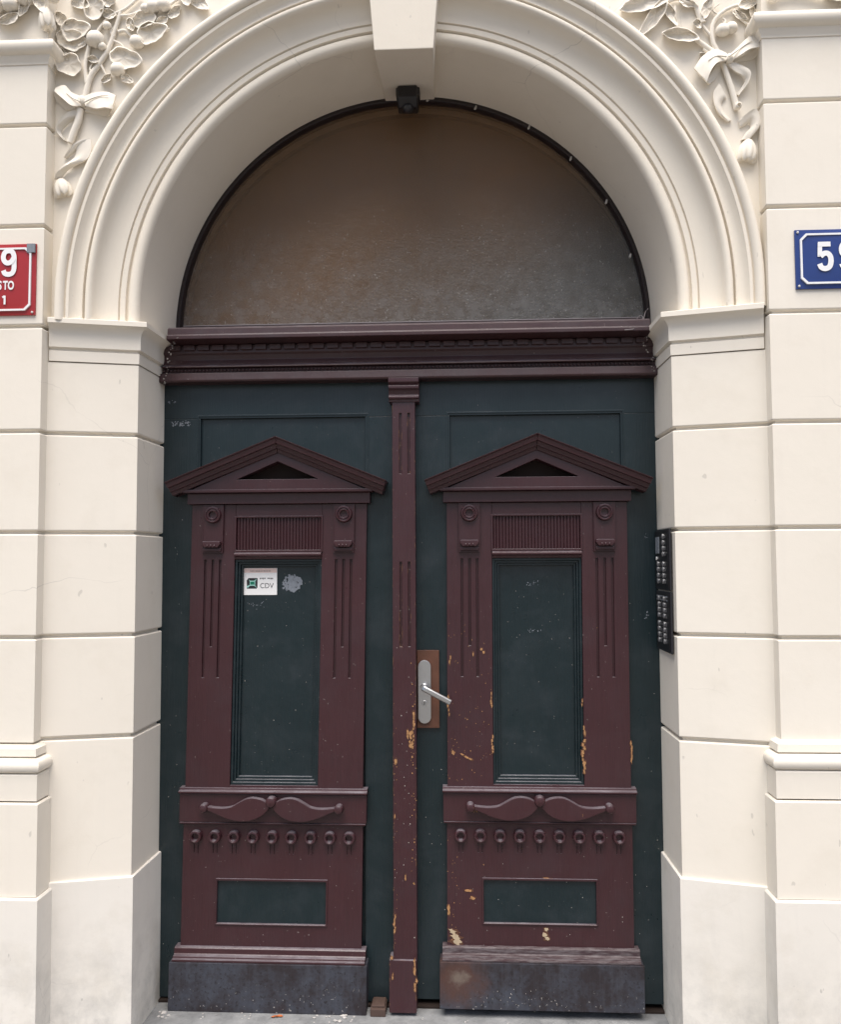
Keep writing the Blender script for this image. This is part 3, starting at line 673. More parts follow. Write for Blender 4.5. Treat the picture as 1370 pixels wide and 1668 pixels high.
# ------------------------------------------------------------------ door leaves
def make_leaf(s):
    left = s < 0
    nm = 'door_leaf'
    if left: rt = root(nm, (-.43, 0, 0), 'left teal and oxblood door leaf with white card and centre strip', 'door', 'door leaves of the entrance')
    else: rt = root(nm, (.43, 0, 0), 'right teal and oxblood door leaf with steel lever handle and chipped paint', 'door', 'door leaves of the entrance')
    MBR = M_BROWN if left else M_BROWNW; MGR = M_GREEN if left else M_GREENW; MK = M_KICK if left else M_KICKR
    if left: fx = lambda z: -.4315-.0150*(1.65-z); fz = lambda z: z-.0085*max(0, (1.5-z))/1.3
    else: fx = lambda z: .4385-.0030*(1.65-z); fz = lambda z: z+.0095*max(0, (1.5-z))/1.3
    def mp(v): return Vector((v.x+fx(v.z), v.y, fz(v.z)))
    def mk(name, bm, m, bev=.002, parent=rt, smooth=35): warp(bm, mp); return link(name, finish(bm, bev, smooth=smooth), m, parent)
    # --- teal boards behind
    g0, g1 = (-.90, -.003) if left else (.003, .90)
    def gb(name, x0, x1, y0, y1, z0, z1, bev=.002): bm = B(); box(bm, x0, x1, y0, y1, z0, z1); return link(name, finish(bm, bev), MGR, rt)
    zb = .008 if left else .02
    p0, p1 = (-.712, -.140) if left else (.150, .726)
    gb('top_rail', g0, g1, 0, .045, 1.952, 2.09)
    gb('stile', g0, p0, 0, .0451, zb, 1.952); gb('stile', p1, g1, 0, .0451, zb, 1.952)
    gb('core_board', p0, p1, .020, .045, zb, 1.745)
    gb('upper_panel', p0, p1, .013, .0449, 1.745, 1.952, 0)
    bm = B(); ring(bm, rect(p0-.012, p1+.012, 1.70, 1.964), rect(p0-.006, p1+.006, 1.70, 1.958), -.0025, .005); link('panel_bead', finish(bm, .001), MGR, rt)
    # --- oxblood aedicule
    gx = [-.0255, 0, .0255]
    for q in (-1, 1):
        c = .224*q; xs = sorted({q*.149, q*.300} | {c+g+e for g in gx for e in (-.0042, .0042)}); zs = [.700, 1.070, 1.173, 1.465, 1.652]
        def dep(x, z):
            for g in gx:
                if abs(x-c-g) < .004 and z < 1.465 and z > (1.173 if g == 0 else 1.070): return -.0125
            return -.022
        bm = B(); hf(bm, xs, zs, dep, 0); mk('fluted_stile', bm, MBR, .0012)
        # bracket block with rosette
        bm = B(); box(bm, c-.036, c+.036, -.031, -.0225, 1.487, 1.651); blk = mk('bracket_block', bm, MBR, .002)
        bm = B(); ring(bm, rect(c-.0355, c+.0355, 1.4875, 1.6505), rect(c-.0325, c+.0325, 1.4905, 1.648), -.0325, -.0305); mk('bead', bm, MBR, 0, blk)
        zc = 1.6165; xc = fx(zc)+c
        bm = B(); lathe(bm, [(.0285, -.0305), (.0285, -.038), (.0260, -.0435), (.0225, -.0440), (.0200, -.0405), (.0180, -.0405), (.0160, -.0440), (.0130, -.0435), (.0115, -.033), (.0001, -.0322)], 28, (xc, 0, fz(zc))); link('rosette', finish(bm, smooth=30), MBR, blk)
        bm = B(); prism(bm, [(c-.030, 1.527), (c+.030, 1.527), (c+.032, 1.517), (c+.022, 1.505), (c-.022, 1.505), (c-.032, 1.517)], -.052, -.0305); mk('bracket', bm, MBR, .003, blk)
        bm = B(); box(bm, c-.031, c+.031, -.040, -.0305, 1.492, 1.5035); mk('bracket_foot', bm, MBR, .002, blk)
        for t in (-.012, 0, .012):
            bm = B(); ball(bm, (fx(1.51)+c+t, -.053, fz(1.511)), .0038, .004, .005, 8); link('drop', finish(bm, smooth=60), MBR, blk)
    bm = B(); box(bm, -.1488, .1488, -.0218, 0, 1.6085, 1.652); mk('head_rail', bm, MBR)
    bm = B(); ring(bm, rect(-.152, .152, 1.490, 1.613), rect(-.145, .145, 1.497, 1.6065), -.0265, -.004); mk('panel_bead', bm, MBR, .0015)
    bm = B(); box(bm, -.147, .147, -.0135, 0, 1.49, 1.61); fp = mk('reeded_panel', bm, MBR, 0)
    NR = 27; wv = .290/NR
    bm = B(); N8 = 6
    sec = [(wv*.46*math.cos(math.pi*k/N8), -.0055*math.sin(math.pi*k/N8)) for k in range(N8+1)]
    A = [bm.verts.new((x, y, -.0545)) for x, y in sec]; C_ = [bm.verts.new((x, y, .0545)) for x, y in sec]
    for k in range(N8): bm.faces.new((A[k], A[k+1], C_[k+1], C_[k]))
    bm.faces.new(A); bm.faces.new(C_); rm = finish(bm, smooth=40)
    for k in range(NR): link('reed', rm, MBR, fp, (fx(1.552)-.145+wv*(k+.5), -.0133, fz(1.552)))
    bm = B(); prism_x(bm, [(0, 1.490), (-.030, 1.489), (-.036, 1.484), (-.036, 1.478), (-.026, 1.474), (-.022, 1.466), (0, 1.466)], -.1485, .1485); mk('panel_ledge', bm, MBR, .001)
    bm = B(); box(bm, -.1488, .1488, -.0218, 0, .700, .716); mk('bottom_rail', bm, MBR, .001)
    # main teal panel with stepped mouldings
    bm = B(); box(bm, -.128, .128, .013, .0195, .74, 1.455); mp_ = mk('main_panel', bm, MGR, 0)
    for o, i, y in ((0, .0085, -.0150), (.0085, .0165, -.0070), (.0165, .0245, .0010)):
        bm = B(); ring(bm, rect(-.1487+o, .1487-o, .7165+o, 1.4655-o), rect(-.1487+i, .1487-i, .7165+i, 1.4655-i), y, .0195); mk('panel_moulding', bm, MGR, .0018, mp_)
    # frieze and pediment
    bm = B(); box(bm, -.312, .312, -.040, 0, 1.653, 1.6895); mk('frieze', bm, MBR)
    bm = B(); tri = [(-.318, 1.6905), (.318, 1.6905), (0, 1.828)]; hole = [(-.137, 1.7345), (.137, 1.7345), (0, 1.7945)]
    ring(bm, tri, hole, -.058, .012); pd = mk('pediment', bm, MBR, .002)
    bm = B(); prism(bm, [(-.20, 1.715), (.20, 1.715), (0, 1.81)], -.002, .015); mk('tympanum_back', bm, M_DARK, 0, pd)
    rk = [(-.047, -.05), (-.047, -.066), (-.040, -.068), (-.039, -.070), (-.036, -.070), (-.035, -.079), (-.026, -.081), (-.024, -.083), (-.0215, -.083), (-.0205, -.094), (-.006, -.097), (-.004, -.103), (0, -.105), (0, -.01), (-.047, -.01)]
    for q in (-1, 1):
        bm = B(); sweep(bm, [(.372, 1.7235), (0, 1.874)], rk, 'xz', 1)
        for v in bm.verts:      # mitre at the apex, plumb cut at the tip
            if v.co.x < .03: t = v.co.x/.372; v.co.z += v.co.x*(.1505/.372); v.co.x = .0004
        for v in bm.verts: v.co.x *= q
        mk('raking_cornice', bm, MBR, .0012, pd)
    bm = B(); box(bm, -.322, .322, -.066, -.012, 1.690, 1.7005); mk('base_cornice', bm, MBR, .002, pd)
    # --- band with swag
    bm = B(); box(bm, -.314, .314, -.034, 0, .5985, .690); bd = mk('band', bm, MBR, .002)
    bm = B(); prism_x(bm, [(0, .690), (-.036, .6905), (-.045, .695), (-.045, .700), (-.032, .703), (-.030, .709), (0, .710)], -.316, .316); mk('band_fillet', bm, MBR, .0008, bd)
    bm = B(); prism_x(bm, [(0, .590), (-.029, .590), (-.037, .594), (-.037, .598), (0, .598)], -.312, .312); mk('band_lip', bm, MBR, .0008, bd)
    up = [(.006, .665), (.030, .679), (.060, .685), (.085, .681), (.110, .668), (.135, .655), (.170, .651), (.222, .656)]
    dn = [(.222, .646), (.190, .634), (.160, .621), (.125, .611), (.095, .608), (.060, .613), (.028, .628), (.006, .650)]
    for q in (-1, 1):
        o2 = [(q*p[0], p[1]) for p in [tuple(v)[:2] for v in cat([(a_, b_, 0) for a_, b_ in up], 22)]+[tuple(v)[:2] for v in cat([(a_, b_, 0) for a_, b_ in dn], 22)]]
        bm = B(); prism(bm, o2, -.060, -.034); mk('swag', bm, MBR, .004, bd)
    for u, z, r in ((-.225, .650, .0145), (.225, .650, .0145), (0, .672, .0175)):
        bm = B(); lathe(bm, [(r, -.034), (r, -.060), (r*.86, -.066), (r*.8, -.067), (r*.5, -.0685), (.0001, -.069)], 20, (fx(z)+u, 0, fz(z)))
        link('knob', finish(bm, smooth=40), M_ASTR if (not left and u <= 0) else MBR, bd)
    # --- lower board with rings, drip grooves and teal panel
    ru = [-.257+.0643*k for k in range(9)]
    xs = sorted({-.302, .302, -.186, .186} | {u+e for u in ru for e in (-.0080, -.0050, .0050, .0080)}); zs = [.188, .266, .4105, .494, .528, .5905]
    def dep2(x, z):
        if abs(x) < .186 and .266 < z < .4105: return None
        if .494 < z < .528 and any(.0049 < abs(x-u) < .0081 for u in ru): return -.0190
        return -.022
    bm = B(); hf(bm, xs, zs, dep2, 0); lb = mk('lower_board', bm, MBR, 0)
    bm = B(); lathe(bm, [(.0210, 0), (.0210, -.014), (.0190, -.0195), (.0155, -.0205), (.0120, -.0185), (.0100, -.012), (.0095, -.005), (.0001, -.0045)], 24); rg = finish(bm, smooth=40)
    for u in ru: link('ring', rg, MBR, lb, (fx(.551)+u, -.0222, fz(.551)))
    bm = B(); box(bm, -.186, .186, -.016, 0, .266, .4105); mk('lower_panel', bm, MGR, 0)
    bm = B(); ring(bm, rect(-.188, .188, .264, .4140), rect(-.1825, .1825, .2690, .4065), -.0265, -.014); mk('panel_bead', bm, MBR, .002)
    # --- kickboard
    bm = B(); prism_x(bm, [(0, .196), (-.031, .196), (-.036, .192), (-.037, .177), (-.041, .174), (-.051, .173), (-.0525, .1675), (-.062, .1665), (-.062, .160), (0, .160)], -.318, .318); mk('kick_moulding', bm, M_BROWN if left else M_RAW, .0012)
    bm = B(); box(bm, -.326, .326, -.066, 0, .006 if left else .012, .1595); mk('kickboard', bm, MK, .003)
    return rt, fx, fz
LL, lfx, lfz = make_leaf(-1)
RL, rfx, rfz = make_leaf(1)

# centre strip on the left leaf
xs = [-.0420, -.0185, -.0105, .0095, .0175, .0345]; zs = [.170, 1.175, 1.455, 1.749, 1.953, 1.992]
def depa(x, z): return -.047 if ((1.175 < z < 1.455) or (1.749 < z < 1.953)) and (abs(x+.0145) < .004 or abs(x-.0135) < .004) else -.056
bm = B(); hf(bm, xs, zs, depa, -.001); astr = link('centre_strip', finish(bm, .0015), M_ASTR, LL)
bm = B(); prism_x(bm, [(-.001, 1.990), (-.060, 1.990), (-.060, 1.998), (-.068, 2.001), (-.068, 2.008), (-.060, 2.014), (-.064, 2.028), (-.074, 2.034), (-.074, 2.042), (-.070, 2.048), (-.080, 2.054), (-.080, 2.0685), (-.001, 2.0685)], -.053, .0485); link('strip_capital', finish(bm, .0015), M_BROWN, astr)
bm = B(); box(bm, -.0555, .0335, -.066, -.001, .006, .172); link('strip_base', finish(bm, .004), M_ASTR, astr)

# lock set on the right leaf
bm = B(); box(bm, .0355, .110, -.012, 0, .902, 1.159); bp_ = link('lock_backplate', finish(bm, .002), M_COPPER, RL)
bm = B(); w_, c_ = .0222, .0605
pl = [(c_+w_*math.cos(a), 1.105+w_*math.sin(a)) for a in [math.pi*k/16 for k in range(17)]]+[(c_+w_*math.cos(a), .940+w_*math.sin(a)) for a in [math.pi+math.pi*k/16 for k in range(17)]]
prism(bm, pl, -.021, -.012); lp = link('lock_plate', finish(bm, .0025, ang=40), M_STEEL, RL)
bm = B(); lathe(bm, [(.0115, -.021), (.0115, -.030), (.0095, -.032), (.0090, -.050), (.0001, -.0505)], 20, (.0605, 0, 1.040)); link('lever_neck', finish(bm, smooth=40), M_STEEL, lp)
bm = B(); pts = cat([(.056, -.055, 1.042), (.066, -.060, 1.037), (.095, -.062, 1.022), (.148, -.060, .994)], 12); rows = []
for i, p in enumerate(pts):
    t = (pts[min(i+1, 12)]-pts[max(i-1, 0)]).normalized(); nrm = t.cross(Vector((0, 1, 0))).normalized(); q = .0095 if i > 0 else .0075
    rows.append([bm.verts.new(p+nrm*q*a_+Vector((0, b_, 0))) for a_, b_ in ((1, -.004), (.6, -.008), (-.6, -.008), (-1, -.004), (-1, .004), (-.6, .007), (.6, .007), (1, .004))])
for i in range(12):
    for k in range(8): bm.faces.new((rows[i][k], rows[i][(k+1) % 8], rows[i+1][(k+1) % 8], rows[i+1][k]))
bm.faces.new(rows[0]); bm.faces.new(rows[-1]); link('lever', finish(bm, .001, smooth=50), M_STEEL, lp)
bm = B(); lathe(bm, [(.0085, -.0211), (.0085, -.0235), (.0075, -.0242), (.0001, -.0242)], 18, (.0605, 0, .986)); box(bm, .0555, .0655, -.0236, -.0211, .962, .984); link('lock_cylinder', finish(bm, smooth=30), M_STEEL, lp)
bm = B(); box(bm, .0592, .0618, -.0249, -.0240, .9795, .992); link('keyhole', finish(bm), M_INK, lp)

# paint chips and flecks: thin irregular scabs on the boards
def scab(bm, c, w_, h_, ang=0, n=9, th=.0007):
    ca, sa = math.cos(R(ang)), math.sin(R(ang)); pts = []
    for k in range(n):
        a = 2*math.pi*k/n; q = random.uniform(.45, 1.2); x, z = w_/2*q*math.cos(a), h_/2*q*math.sin(a)
        pts.append((c[0]+x*ca-z*sa, c[2]+x*sa+z*ca))
    lift = random.uniform(0, .0005)      # no two overlapping flakes share a plane
    prism(bm, pts, c[1]-th-lift, c[1])
def chips(name, parent, m, L, y=-.022):
    for px, py, w_, h_, ang in L:
        e1, e2 = B(), B(); L_ = max(w_, h_); k_ = max(1, int(L_/6)); ca, sa = math.cos(R(ang)), math.sin(R(ang))
        for q in range(k_):
            t = ((q+.5)/k_-.5 if k_ > 1 else 0); ox, oy = (t*w_, random.uniform(-.3, .3)*h_) if w_ > h_ else (random.uniform(-.35, .35)*w_, t*h_)
            cc_ = at(px+ox*ca+oy*sa, py-ox*sa+oy*ca, y); f = random.uniform(.55, 1.15); ww, hh = (w_/k_*1.5, h_) if w_ > h_ else (w_, h_/k_*1.5)
            scab(e1, cc_, ww*f*.0026+.0015, hh*f*.0024+.0015, ang, 13, .0002); scab(e2, cc_, ww*f*.0019, hh*f*.0019, ang, 13, .0011)
        link('chip_edge', finish(e1, smooth=0), M_PRIMER, parent); link(name, finish(e2, smooth=0), m, parent)
chips('paint_chip', RL, M_WOODCHIP, [(756, 1231, 16, 5, -25), (766, 1235, 9, 5, -15), (738, 1226, 5, 5, 0), (786, 1060, 6, 12, 20), (772, 1066, 3, 8, 0), (951, 1225, 6, 42, 0), (952, 1190, 4, 16, 0), (953, 1250, 5, 20, 5), (949, 1145, 3, 14, 0), (802, 1212, 4, 30, 0), (801, 1140, 3, 26, 0), (731, 1150, 4, 34, 0), (733, 1075, 3, 14, 0), (1029, 1225, 3, 34, 0), (763, 1452, 8, 5, 0), (770, 1464, 8, 7, 0), (732, 1482, 5, 16, 0), (728, 1310, 5, 14, 0), (729, 1296, 4, 9, 0), (891, 1431, 9, 4, 0)], -.0222)
chips('paint_chip', RL, M_PALECHIP, [(888, 1522, 13, 22, 15), (741, 1525, 20, 20, -20)], -.0222)
chips('paint_chip', LL, M_WOODCHIP, [(673, 1190, 4, 60, 0), (668, 1205, 6, 26, 10), (664, 1196, 4, 14, 0), (643, 1505, 3, 30, 0), (645, 1240, 5, 9, 0), (671, 1233, 4, 5, 0), (644, 1330, 3, 8, 0), (660, 1430, 3, 7, 0)], -.0563)
chips('paint_chip', LL, M_WOODCHIP, [(676, 1575, 4, 26, 0), (677, 1605, 5, 22, 0), (639, 1560, 5, 7, 0), (640, 1590, 3, 12, 0)], -.0665)
def scrape(parent, px, py, rx, ry, y, n, big):
    bm = B()
    for k in range(n):
        a = random.uniform(0, 6.28); r_ = random.random()**.6; scab(bm, at(px+rx*r_*math.cos(a), py+ry*r_*math.sin(a), y), random.uniform(.3, 1)*big, random.uniform(.3, 1)*big*1.4, random.uniform(-40, 40), 7)
    o = link('scraped_patch', finish(bm, smooth=0), M_SCUFF, parent); o['kind'] = 'stuff'
scrape(LL, 475, 950, 17, 13, .0128, 150, .013); scrape(LL, 294, 690, 19, 5, -.0004, 40, .006); scrape(LL, 280, 655, 7, 3, -.0004, 8, .006); scrape(LL, 420, 985, 22, 8, .0128, 14, .004); scrape(RL, 868, 950, 12, 5, .0128, 14, .005); scrape(RL, 868, 1027, 14, 3, .0128, 12, .005)
scrape(RL, 1054, 1003, 4, 6, -.0004, 6, .006); scrape(RL, 1052, 873, 4, 5, -.0004, 5, .004)
def flecks(parent, m, n, x0, x1, z0, z1, y, smin=.0012, smax=.004):
    bm = B()
    for k in range(n): scab(bm, (random.uniform(x0, x1), y, z0+(z1-z0)*random.random()**1.2), random.uniform(smin, smax), random.uniform(smin, smax)*1.2, 0, 6)
    o = link('paint_flecks', finish(bm, smooth=0), m, parent); o['kind'] = 'stuff'
flecks(RL, M_WOODCHIP, 70, .136, .285, .72, 1.25, -.0222); flecks(LL, M_WOODCHIP, 40, .016, .034, .45, 1.15, -.0563, .0012, .005); flecks(LL, M_WOODCHIP, 26, -.042, -.030, .2, 1.0, -.0563, .0012, .004); flecks(RL, M_WOODCHIP, 40, .132, .175, .2, .68, -.0223, .001, .004); flecks(RL, M_FLECK, 24, .13, .73, .20, .58, -.0222, .001, .003)
flecks(RL, M_FLECK, 12, .31, .565, .76, 1.44, .0128, .001, .003); flecks(LL, M_FLECK, 11, -.555, -.315, .76, 1.40, .0128, .001, .003)
flecks(RL, M_FLECK, 16, .745, .83, .1, 1.6, -.0003, .001, .003); flecks(LL, M_FLECK, 16, -.83, -.77, .1, 1.7, -.0003, .001, .003)
flecks(LL, M_FLECK, 26, -.04, .032, .2, 1.3, -.0563, .001, .0035); flecks(RL, M_FLECK, 14, .04, .125, .05, .85, -.0003, .001, .0035)
flecks(LL, M_FLECK, 12, -.73, -.15, .2, .58, -.0222, .001, .0028); flecks(RL, M_FLECK, 34, .20, .55, .02, .09, -.0664, .001, .0035)

# ------------------------------------------------------------------ card on the left leaf
def text(name, s, m, parent, loc, size, thick=.0004, bold=0, sx=1, align='CENTER', rot=None):
    c = bpy.data.curves.new('t', 'FONT'); c.body = s; c.size = size; c.extrude = thick; c.offset = bold; c.align_x = align; c.align_y = 'CENTER'; c.resolution_u = 4
    o = bpy.data.objects.new('t', c); COL.objects.link(o); me = bpy.data.meshes.new_from_object(o); bpy.data.objects.remove(o); bpy.data.curves.remove(c)
    me.transform(Matrix.Rotation(math.pi/2, 4, 'X') @ Matrix.Diagonal((sx, 1, 1, 1)))
    me.materials.clear(); return link(name, me, m, parent, loc)
YS = .0125; p0, p1 = at(397.5, 925.5, YS), at(451, 969, YS)
cw, ch = p1.x-p0.x, p0.z-p1.z; cc = (p0+p1)/2
bm = B(); box(bm, p0.x, p1.x, YS-.0014, YS, p1.z, p0.z); card = tag(link('notice_card', finish(bm), M_PAPER), 'white square card with green gem emblem stuck on the left door panel', 'card')
card.location = cc; card.data.transform(Matrix.Translation(-cc))
def onc(fx_, fz_, d=.0018): return (p0.x+cw*fx_, YS-d, p0.z-ch*fz_)
bm = B(); box(bm, p0.x+.001, p1.x-.001, YS-.0017, YS-.0014, p0.z-ch*.17, p0.z-.001); link('tinted_strip', finish(bm), M_PINK, card)
text('lettering', 'CDV', M_GREY, card, onc(.69, .665), .0245, .0002, 0, .95)
bm = B()
for k in range(16): box(bm, p0.x+cw*(.19+.04*k), p0.x+cw*(.19+.04*k+random.uniform(.015, .034)), YS-.002, YS-.0016, p0.z-ch*.125, p0.z-ch*.095)
for k in range(9):
    if k != 4: box(bm, p0.x+cw*(.48+.046*k), p0.x+cw*(.48+.046*k+.03), YS-.0018, YS-.0015, p0.z-ch*(.40+.02*random.random()), p0.z-ch*.36)
o = link('fine_print', finish(bm), M_GREY, card)
a0, a1, b0, b1 = .085, .41, .37, .765
def em(name, poly, m, d): bm = B(); prism(bm, [(p0.x+cw*u, p0.z-ch*v) for u, v in poly], YS-d, YS-.0014); link(name, finish(bm), m, card)
em('emblem', [(a0+.05, b0), (a1, b0), (a1, b1-.05), (a1-.03, b1), (a0, b1), (a0, b0+.08)], M_INK, .0017)
em('emblem', [(a0, b1-.1), (a0+.09, b1-.13), (a0+.09, b0+.12), (a0+.05, b0+.03), (a0+.10, b0+.10), (a1-.10, b0+.10), (a1-.02, b0+.01), (a1-.07, b0+.12), (a1-.07, b1-.12), (a1-.02, b1-.02), (a1-.10, b1-.11), (a0+.10, b1-.11), (a0+.02, b1-.02)], M_GEML, .0019)
em('emblem', [(a0+.105, b0+.14), (a1-.095, b0+.13), (a1-.09, b1-.15), (a0+.11, b1-.15)], M_GEM, .0021)

# ------------------------------------------------------------------ house number plates
def cut(x0, x1, z0, z1, c): return [(x0+c, z0), (x1-c, z0), (x1, z0+c), (x1, z1-c), (x1-c, z1), (x0+c, z1), (x0, z1-c), (x0, z0+c)]
def plate(name, label, m, x0, x1, z0, z1):
    y = YP-.002; rt = root(name, ((x0+x1)/2, y, z0), label, 'number plate')
    bm = B(); n = 10
    # domed enamel sheet
    V = [[bm.verts.new((x0+(x1-x0)*i/n, y-.004-.006*math.sin(math.pi*i/n)**.5*math.sin(math.pi*j/n)**.5, z0+(z1-z0)*j/n)) for j in range(n+1)] for i in range(n+1)]
    for i in range(n):
        for j in range(n): bm.faces.new((V[i][j], V[i+1][j], V[i+1][j+1], V[i][j+1]))
    rim = [V[i][0] for i in range(n+1)]+[V[n][j] for j in range(1, n+1)]+[V[i][n] for i in range(n-1, -1, -1)]+[V[0][j] for j in range(n-1, 0, -1)]
    bk = [bm.verts.new((v.co.x, y+.002, v.co.z)) for v in rim]; L = len(rim)
    for k in range(L): bm.faces.new((rim[k], bk[k], bk[(k+1) % L], rim[(k+1) % L]))
    link('enamel_sheet', finish(bm, smooth=40), m, rt)
    e = .013; wl = .0055
    bm = B(); ring(bm, cut(x0+e, x1-e, z0+e, z1-e, .017), cut(x0+e+wl, x1-e-wl, z0+e+wl, z1-e-wl, .0155), y-.0105, y-.004); link('border_line', finish(bm), M_WHITE, rt)
    for sx, sz in ((x0+.008, z0+.008), (x1-.008, z0+.008), (x0+.008, z1-.008), (x1-.008, z1-.008)):
        bm = B(); lathe(bm, [(.0035, -.004), (.0035, -.008), (.0001, -.009)], 10, (sx, y, sz)); link('screw', finish(bm), M_NAIL, rt)
    return rt, y-.0112
rp, ry = plate('number_plate', 'red enamel plate with white border ending in 9, left of the arch', M_RED, -1.400, -1.129, 2.225, 2.450)
def on(px, py, y): return at(px, py, y)
def stroke(name, pts, wd, m, parent, c, n=40):
    """flat lettering drawn as one thick stroke; points in metres round c"""
    q = cat([(a_, 0, b_) for a_, b_ in pts], n) if n else [Vector((a_, 0, b_)) for a_, b_ in pts]
    bm = B(); Lf = []; Rt = []
    for i, p in enumerate(q):
        t = (q[min(i+1, len(q)-1)]-q[max(i-1, 0)]).normalized(); nn = Vector((-t.z, 0, t.x))*wd/2
        dy = Vector((0, -.0004-.00004*i, 0)); Lf.append(bm.verts.new(p+nn+dy)); Rt.append(bm.verts.new(p-nn+dy))
    for i in range(len(q)-1): bm.faces.new((Lf[i], Lf[i+1], Rt[i+1], Rt[i]))
    bmesh.ops.solidify(bm, geom=bm.faces[:], thickness=.0008)
    return link(name, finish(bm, smooth=0), m, parent, c)
D9 = [(-.0165, -.024), (-.012, -.0335), (0, -.037), (.012, -.033), (.0175, -.020), (.0175, .0), (.0172, .020), (.011, .034), (0, .0375), (-.011, .034), (-.0165, .022), (-.0155, .009), (-.008, .000), (.002, -.001), (.011, .005), (.016, .014)]
D5 = [(-.016, -.022), (-.011, -.033), (.0, -.037), (.0115, -.032), (.0165, -.018), (.0155, -.002), (.008, .008), (-.003, .008), (-.0135, .000)]
c9 = on(13.5, 428, ry); stroke('digit', D9, .0155, M_WHITE, rp, c9)
for ch_, px in (('S', -1), ('T', 8), ('O', 17)): text('letter', ch_, M_WHITE, rp, on(px, 465.5, ry), .0375, .0004, .0012, .66)
stroke('digit', [(-.0065, .0085), (-.001, .0125), (.0005, .0135), (.0007, -.0135)], .0062, M_WHITE, rp, on(6.5, 489, ry), 0)
bm = B(); c = on(49, 403.5, ry); box(bm, c.x-.012, c.x+.0135, ry-.001, ry+.006, c.z-.0150, c.z+.0135); link('grey_patch', finish(bm, .001), M_SCUFF, rp)
bpl, by = plate('number_plate', 'blue enamel plate with white border starting with 5, right of the arch', M_BLUE, 1.186, 1.440, 2.256, 2.434)
c5 = on(1344.5, 417.5, by); stroke('digit', D5, .0155, M_WHITE, bpl, c5)
stroke('digit_stem', [(.017, .0365), (-.0195, .0365)], .0145, M_WHITE, bpl, c5+Vector((0, -.0006, 0)), 0); stroke('digit_stem', [(-.0135, .040), (-.0150, -.001)], .0130, M_WHITE, bpl, c5+Vector((0, -.0003, 0)), 0)
stroke('digit', D9, .0155, M_WHITE, bpl, on(1381, 416, by))

# ------------------------------------------------------------------ intercoms on the right reveal
bm = B(); lathe(bm, [(.0085, 0), (.0085, -.003), (.0062, -.0045), (.0001, -.005)], 14); warp(bm, lambda v: Vector((v.y, v.x, v.z))); BTN = finish(bm, smooth=40)
bm = B(); box(bm, -.0015, 0, -.010, .010, -.004, .004); TAGM = finish(bm)
def intercom(label, z0, z1, rows, cam_side):
    rt = root('intercom_panel', (HW, -.1, z0), label, 'intercom', 'intercom panels on the door reveal')
    xw = HW+.001
    bm = B(); box(bm, xw-.008, xw, -.200, -.004, z0, z1); link('housing', finish(bm, .003), M_PANEL, rt)
    bm = B(); box(bm, xw-.0095, xw-.0075, -.186, -.008, z0+.008, z1-.006); link('face_plate', finish(bm, .0008), M_BLACK, rt)
    for j, z in enumerate(rows):
        for i, y in enumerate((-.050, -.125)):
            if cam_side and i == 0 and j < 4: continue
            b_ = link('button', BTN, M_ALU, rt, (xw-.0095, y, z)); link('name_tag', TAGM, M_GREY, b_, (xw-.0093, y-.021, z-.002))
    if cam_side:
        bm = B(); box(bm, xw-.0120, xw-.0096, -.072, -.022, z1-.078, z1-.024); link('speaker', finish(bm, .003), M_SCUFF, rt)
        bm = B(); lathe(bm, [(.006, 0), (.006, -.003), (.0001, -.004)], 12); warp(bm, lambda v: Vector((xw-.0096+v.y, v.x-.035, v.z+z1-.094))); link('indicator', finish(bm), M_WHITE, rt)
    else:
        for q in (.014, .026):
            bm = B(); box(bm, xw-.0106, xw-.0096, -.17, -.02, z1-q-.003, z1-q); link('trim_line', finish(bm), M_SCUFF, rt)
    return rt
def rws(f, z0, z1): return [z1-(z1-z0)*t for t in f]
intercom('upper black intercom panel with round buttons and speaker on the right reveal', 1.361, 1.556, rws((.12, .22, .315, .41, .57, .66, .76, .855), 1.361, 1.556), True)
intercom('lower black intercom panel with two full columns of round buttons', 1.166, 1.357, rws((.12, .22, .31, .405, .54, .635, .73, .825), 1.166, 1.357), False)

# ------------------------------------------------------------------ camera dome under the keystone
sc = root('security_camera', (.015, -.03, 3.08), 'small black security camera fixed under the keystone', 'camera')
bm = B(); box(bm, -.027, .055, -.055, .0, 3.050, 3.098); link('bracket', finish(bm, .006), M_BLACK, sc)
bm = B(); prism_x(bm, [(-.075, 3.074), (-.060, 3.082), (-.005, 3.070), (.0, 3.012), (-.05, 3.008), (-.078, 3.030)], -.021, .049); link('housing', finish(bm, .007, 3), M_BLACK, sc)
bm = B(); ball(bm, (.014, -.045, 3.010), .020, .022, .016, 16); link('lens_dome', finish(bm, smooth=60), M_PANEL, sc)

# ------------------------------------------------------------------ loose cable on the right end of the transom
bm = B(); pts = cat([tuple(at(px, py, y)) for px, py, y in ((1018, 537.5, -.105), (1032, 536, -.105), (1044, 530, -.06), (1048, 518, -.03), (1043, 514, 0), (1038, 521, -.03), (1046, 527, -.06), (1052, 508, .0), (1056, 503, -.05))], 60)
tube(bm, pts, .0017, 6); cb = link('cable', finish(bm, smooth=60), M_CABLE)
cb.location = pts[40]; cb.data.transform(Matrix.Translation(-pts[40])); tag(cb, 'thin pale cable curling at the right end of the transom', 'cable')

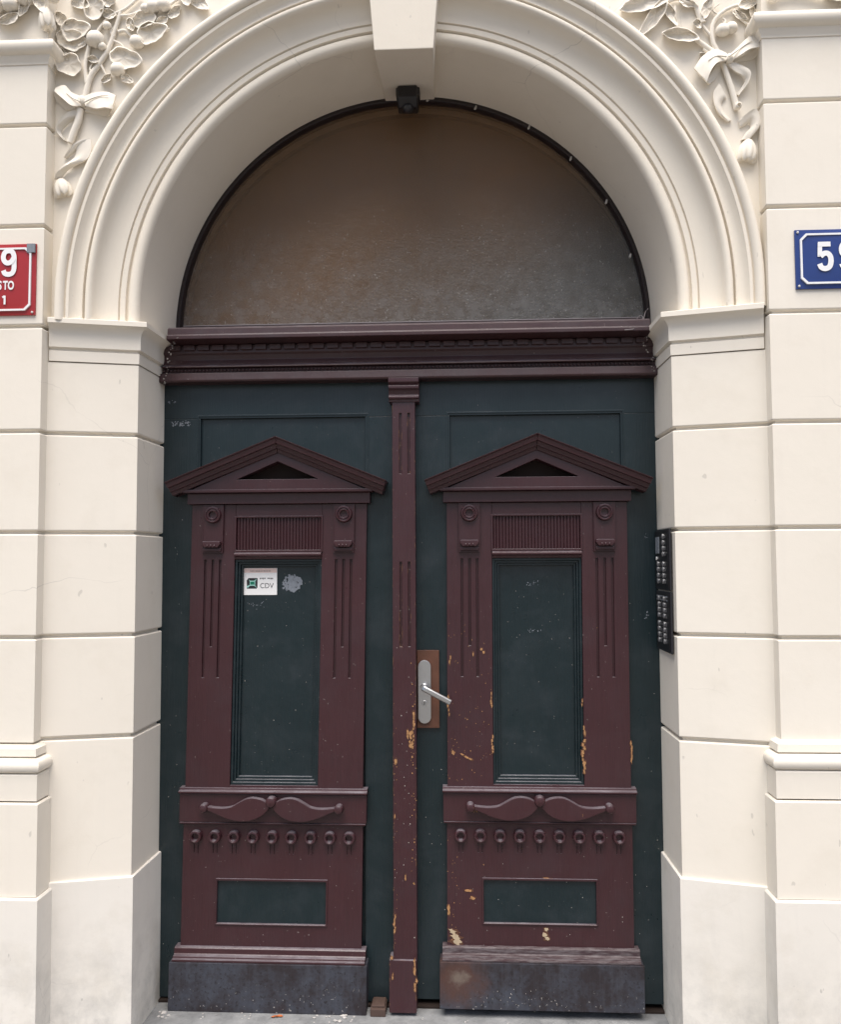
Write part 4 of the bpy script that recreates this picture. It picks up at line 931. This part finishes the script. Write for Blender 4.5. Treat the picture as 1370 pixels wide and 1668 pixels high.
# ------------------------------------------------------------------ litter at the foot of the doors
def crumbs(name, label, m, spots, cat_):
    bm = B()
    for px, py, r in spots:
        for k in range(3):
            c = at(px+random.uniform(-4, 4), py, -.085); x, y = c.x, -.085+random.uniform(-.03, .02); rr = r*random.uniform(.5, 1)
            ball(bm, (x, y, rr*.35-.004), rr*random.uniform(.7, 1.3), rr*random.uniform(.7, 1.2), rr*.5, 6, lambda th, a: random.uniform(.7, 1.15))
    o = link(name, finish(bm, smooth=0), m); o['kind'] = 'stuff'; tag(o, label, cat_); return o
crumbs('plaster_litter', 'pale plaster crumbs and scraps along the foot of the doors', M_LITTER, [(262, 1640, .008), (268, 1638, .010), (275, 1645, .006), (330, 1652, .005), (395, 1650, .004), (410, 1648, .004), (515, 1652, .007), (535, 1648, .006), (552, 1652, .009), (562, 1658, .010), (575, 1648, .006), (690, 1648, .004), (760, 1650, .004), (830, 1655, .003)], 'litter')
bm = B()
for k in range(4):
    c = (at(450, 1648, -.09).x+random.uniform(-.014, .014), -.09+random.uniform(-.01, .01))
    q = [bm.verts.new((c[0]+.008*math.cos(a)*random.uniform(.6, 1.2), c[1]+.006*math.sin(a), -.002+.004*random.random())) for a in (0, 1.2, 2.4, 3.6, 5)]
    bm.faces.new(q); 
bmesh.ops.solidify(bm, geom=bm.faces[:], thickness=.001)
tag(link('dry_leaf', finish(bm, smooth=0), M_LEAFL), 'crumpled orange leaf scrap lying under the left kickboard', 'leaf')
c = at(617, 1640, -.05)
ds = root('door_stop', (c.x, -.04, 0), 'small brown block beside the centre strip base on the threshold', 'door stop')
bm = B(); box(bm, c.x-.026, c.x+.024, -.072, .0, -.004, .020); link('block', finish(bm, .003), M_BRICKB, ds)
bm = B(); box(bm, c.x-.022, c.x+.020, -.060, -.002, .020, .026); link('cap', finish(bm, .002), M_BRICKB, ds)
# crumbling mortar where the transom ends meet the imposts
bm = B()
for px, py in ((283, 556), (279, 566), (276, 575), (274, 588), (273, 600), (272, 612), (268, 621), (1050, 560), (1056, 570), (1062, 585), (1064, 598), (1066, 606), (1054, 552)):
    for k in range(3):
        p = at(px+random.uniform(-3, 3), py+random.uniform(-4, 4), -.085); rr = random.uniform(.0016, .0036); ball(bm, p, rr, rr, rr*1.2, 6, lambda th, a: random.uniform(.6, 1.2))
o = link('crumbled_mortar', finish(bm, smooth=0), M_MORTAR, tr); o['kind'] = 'stuff'
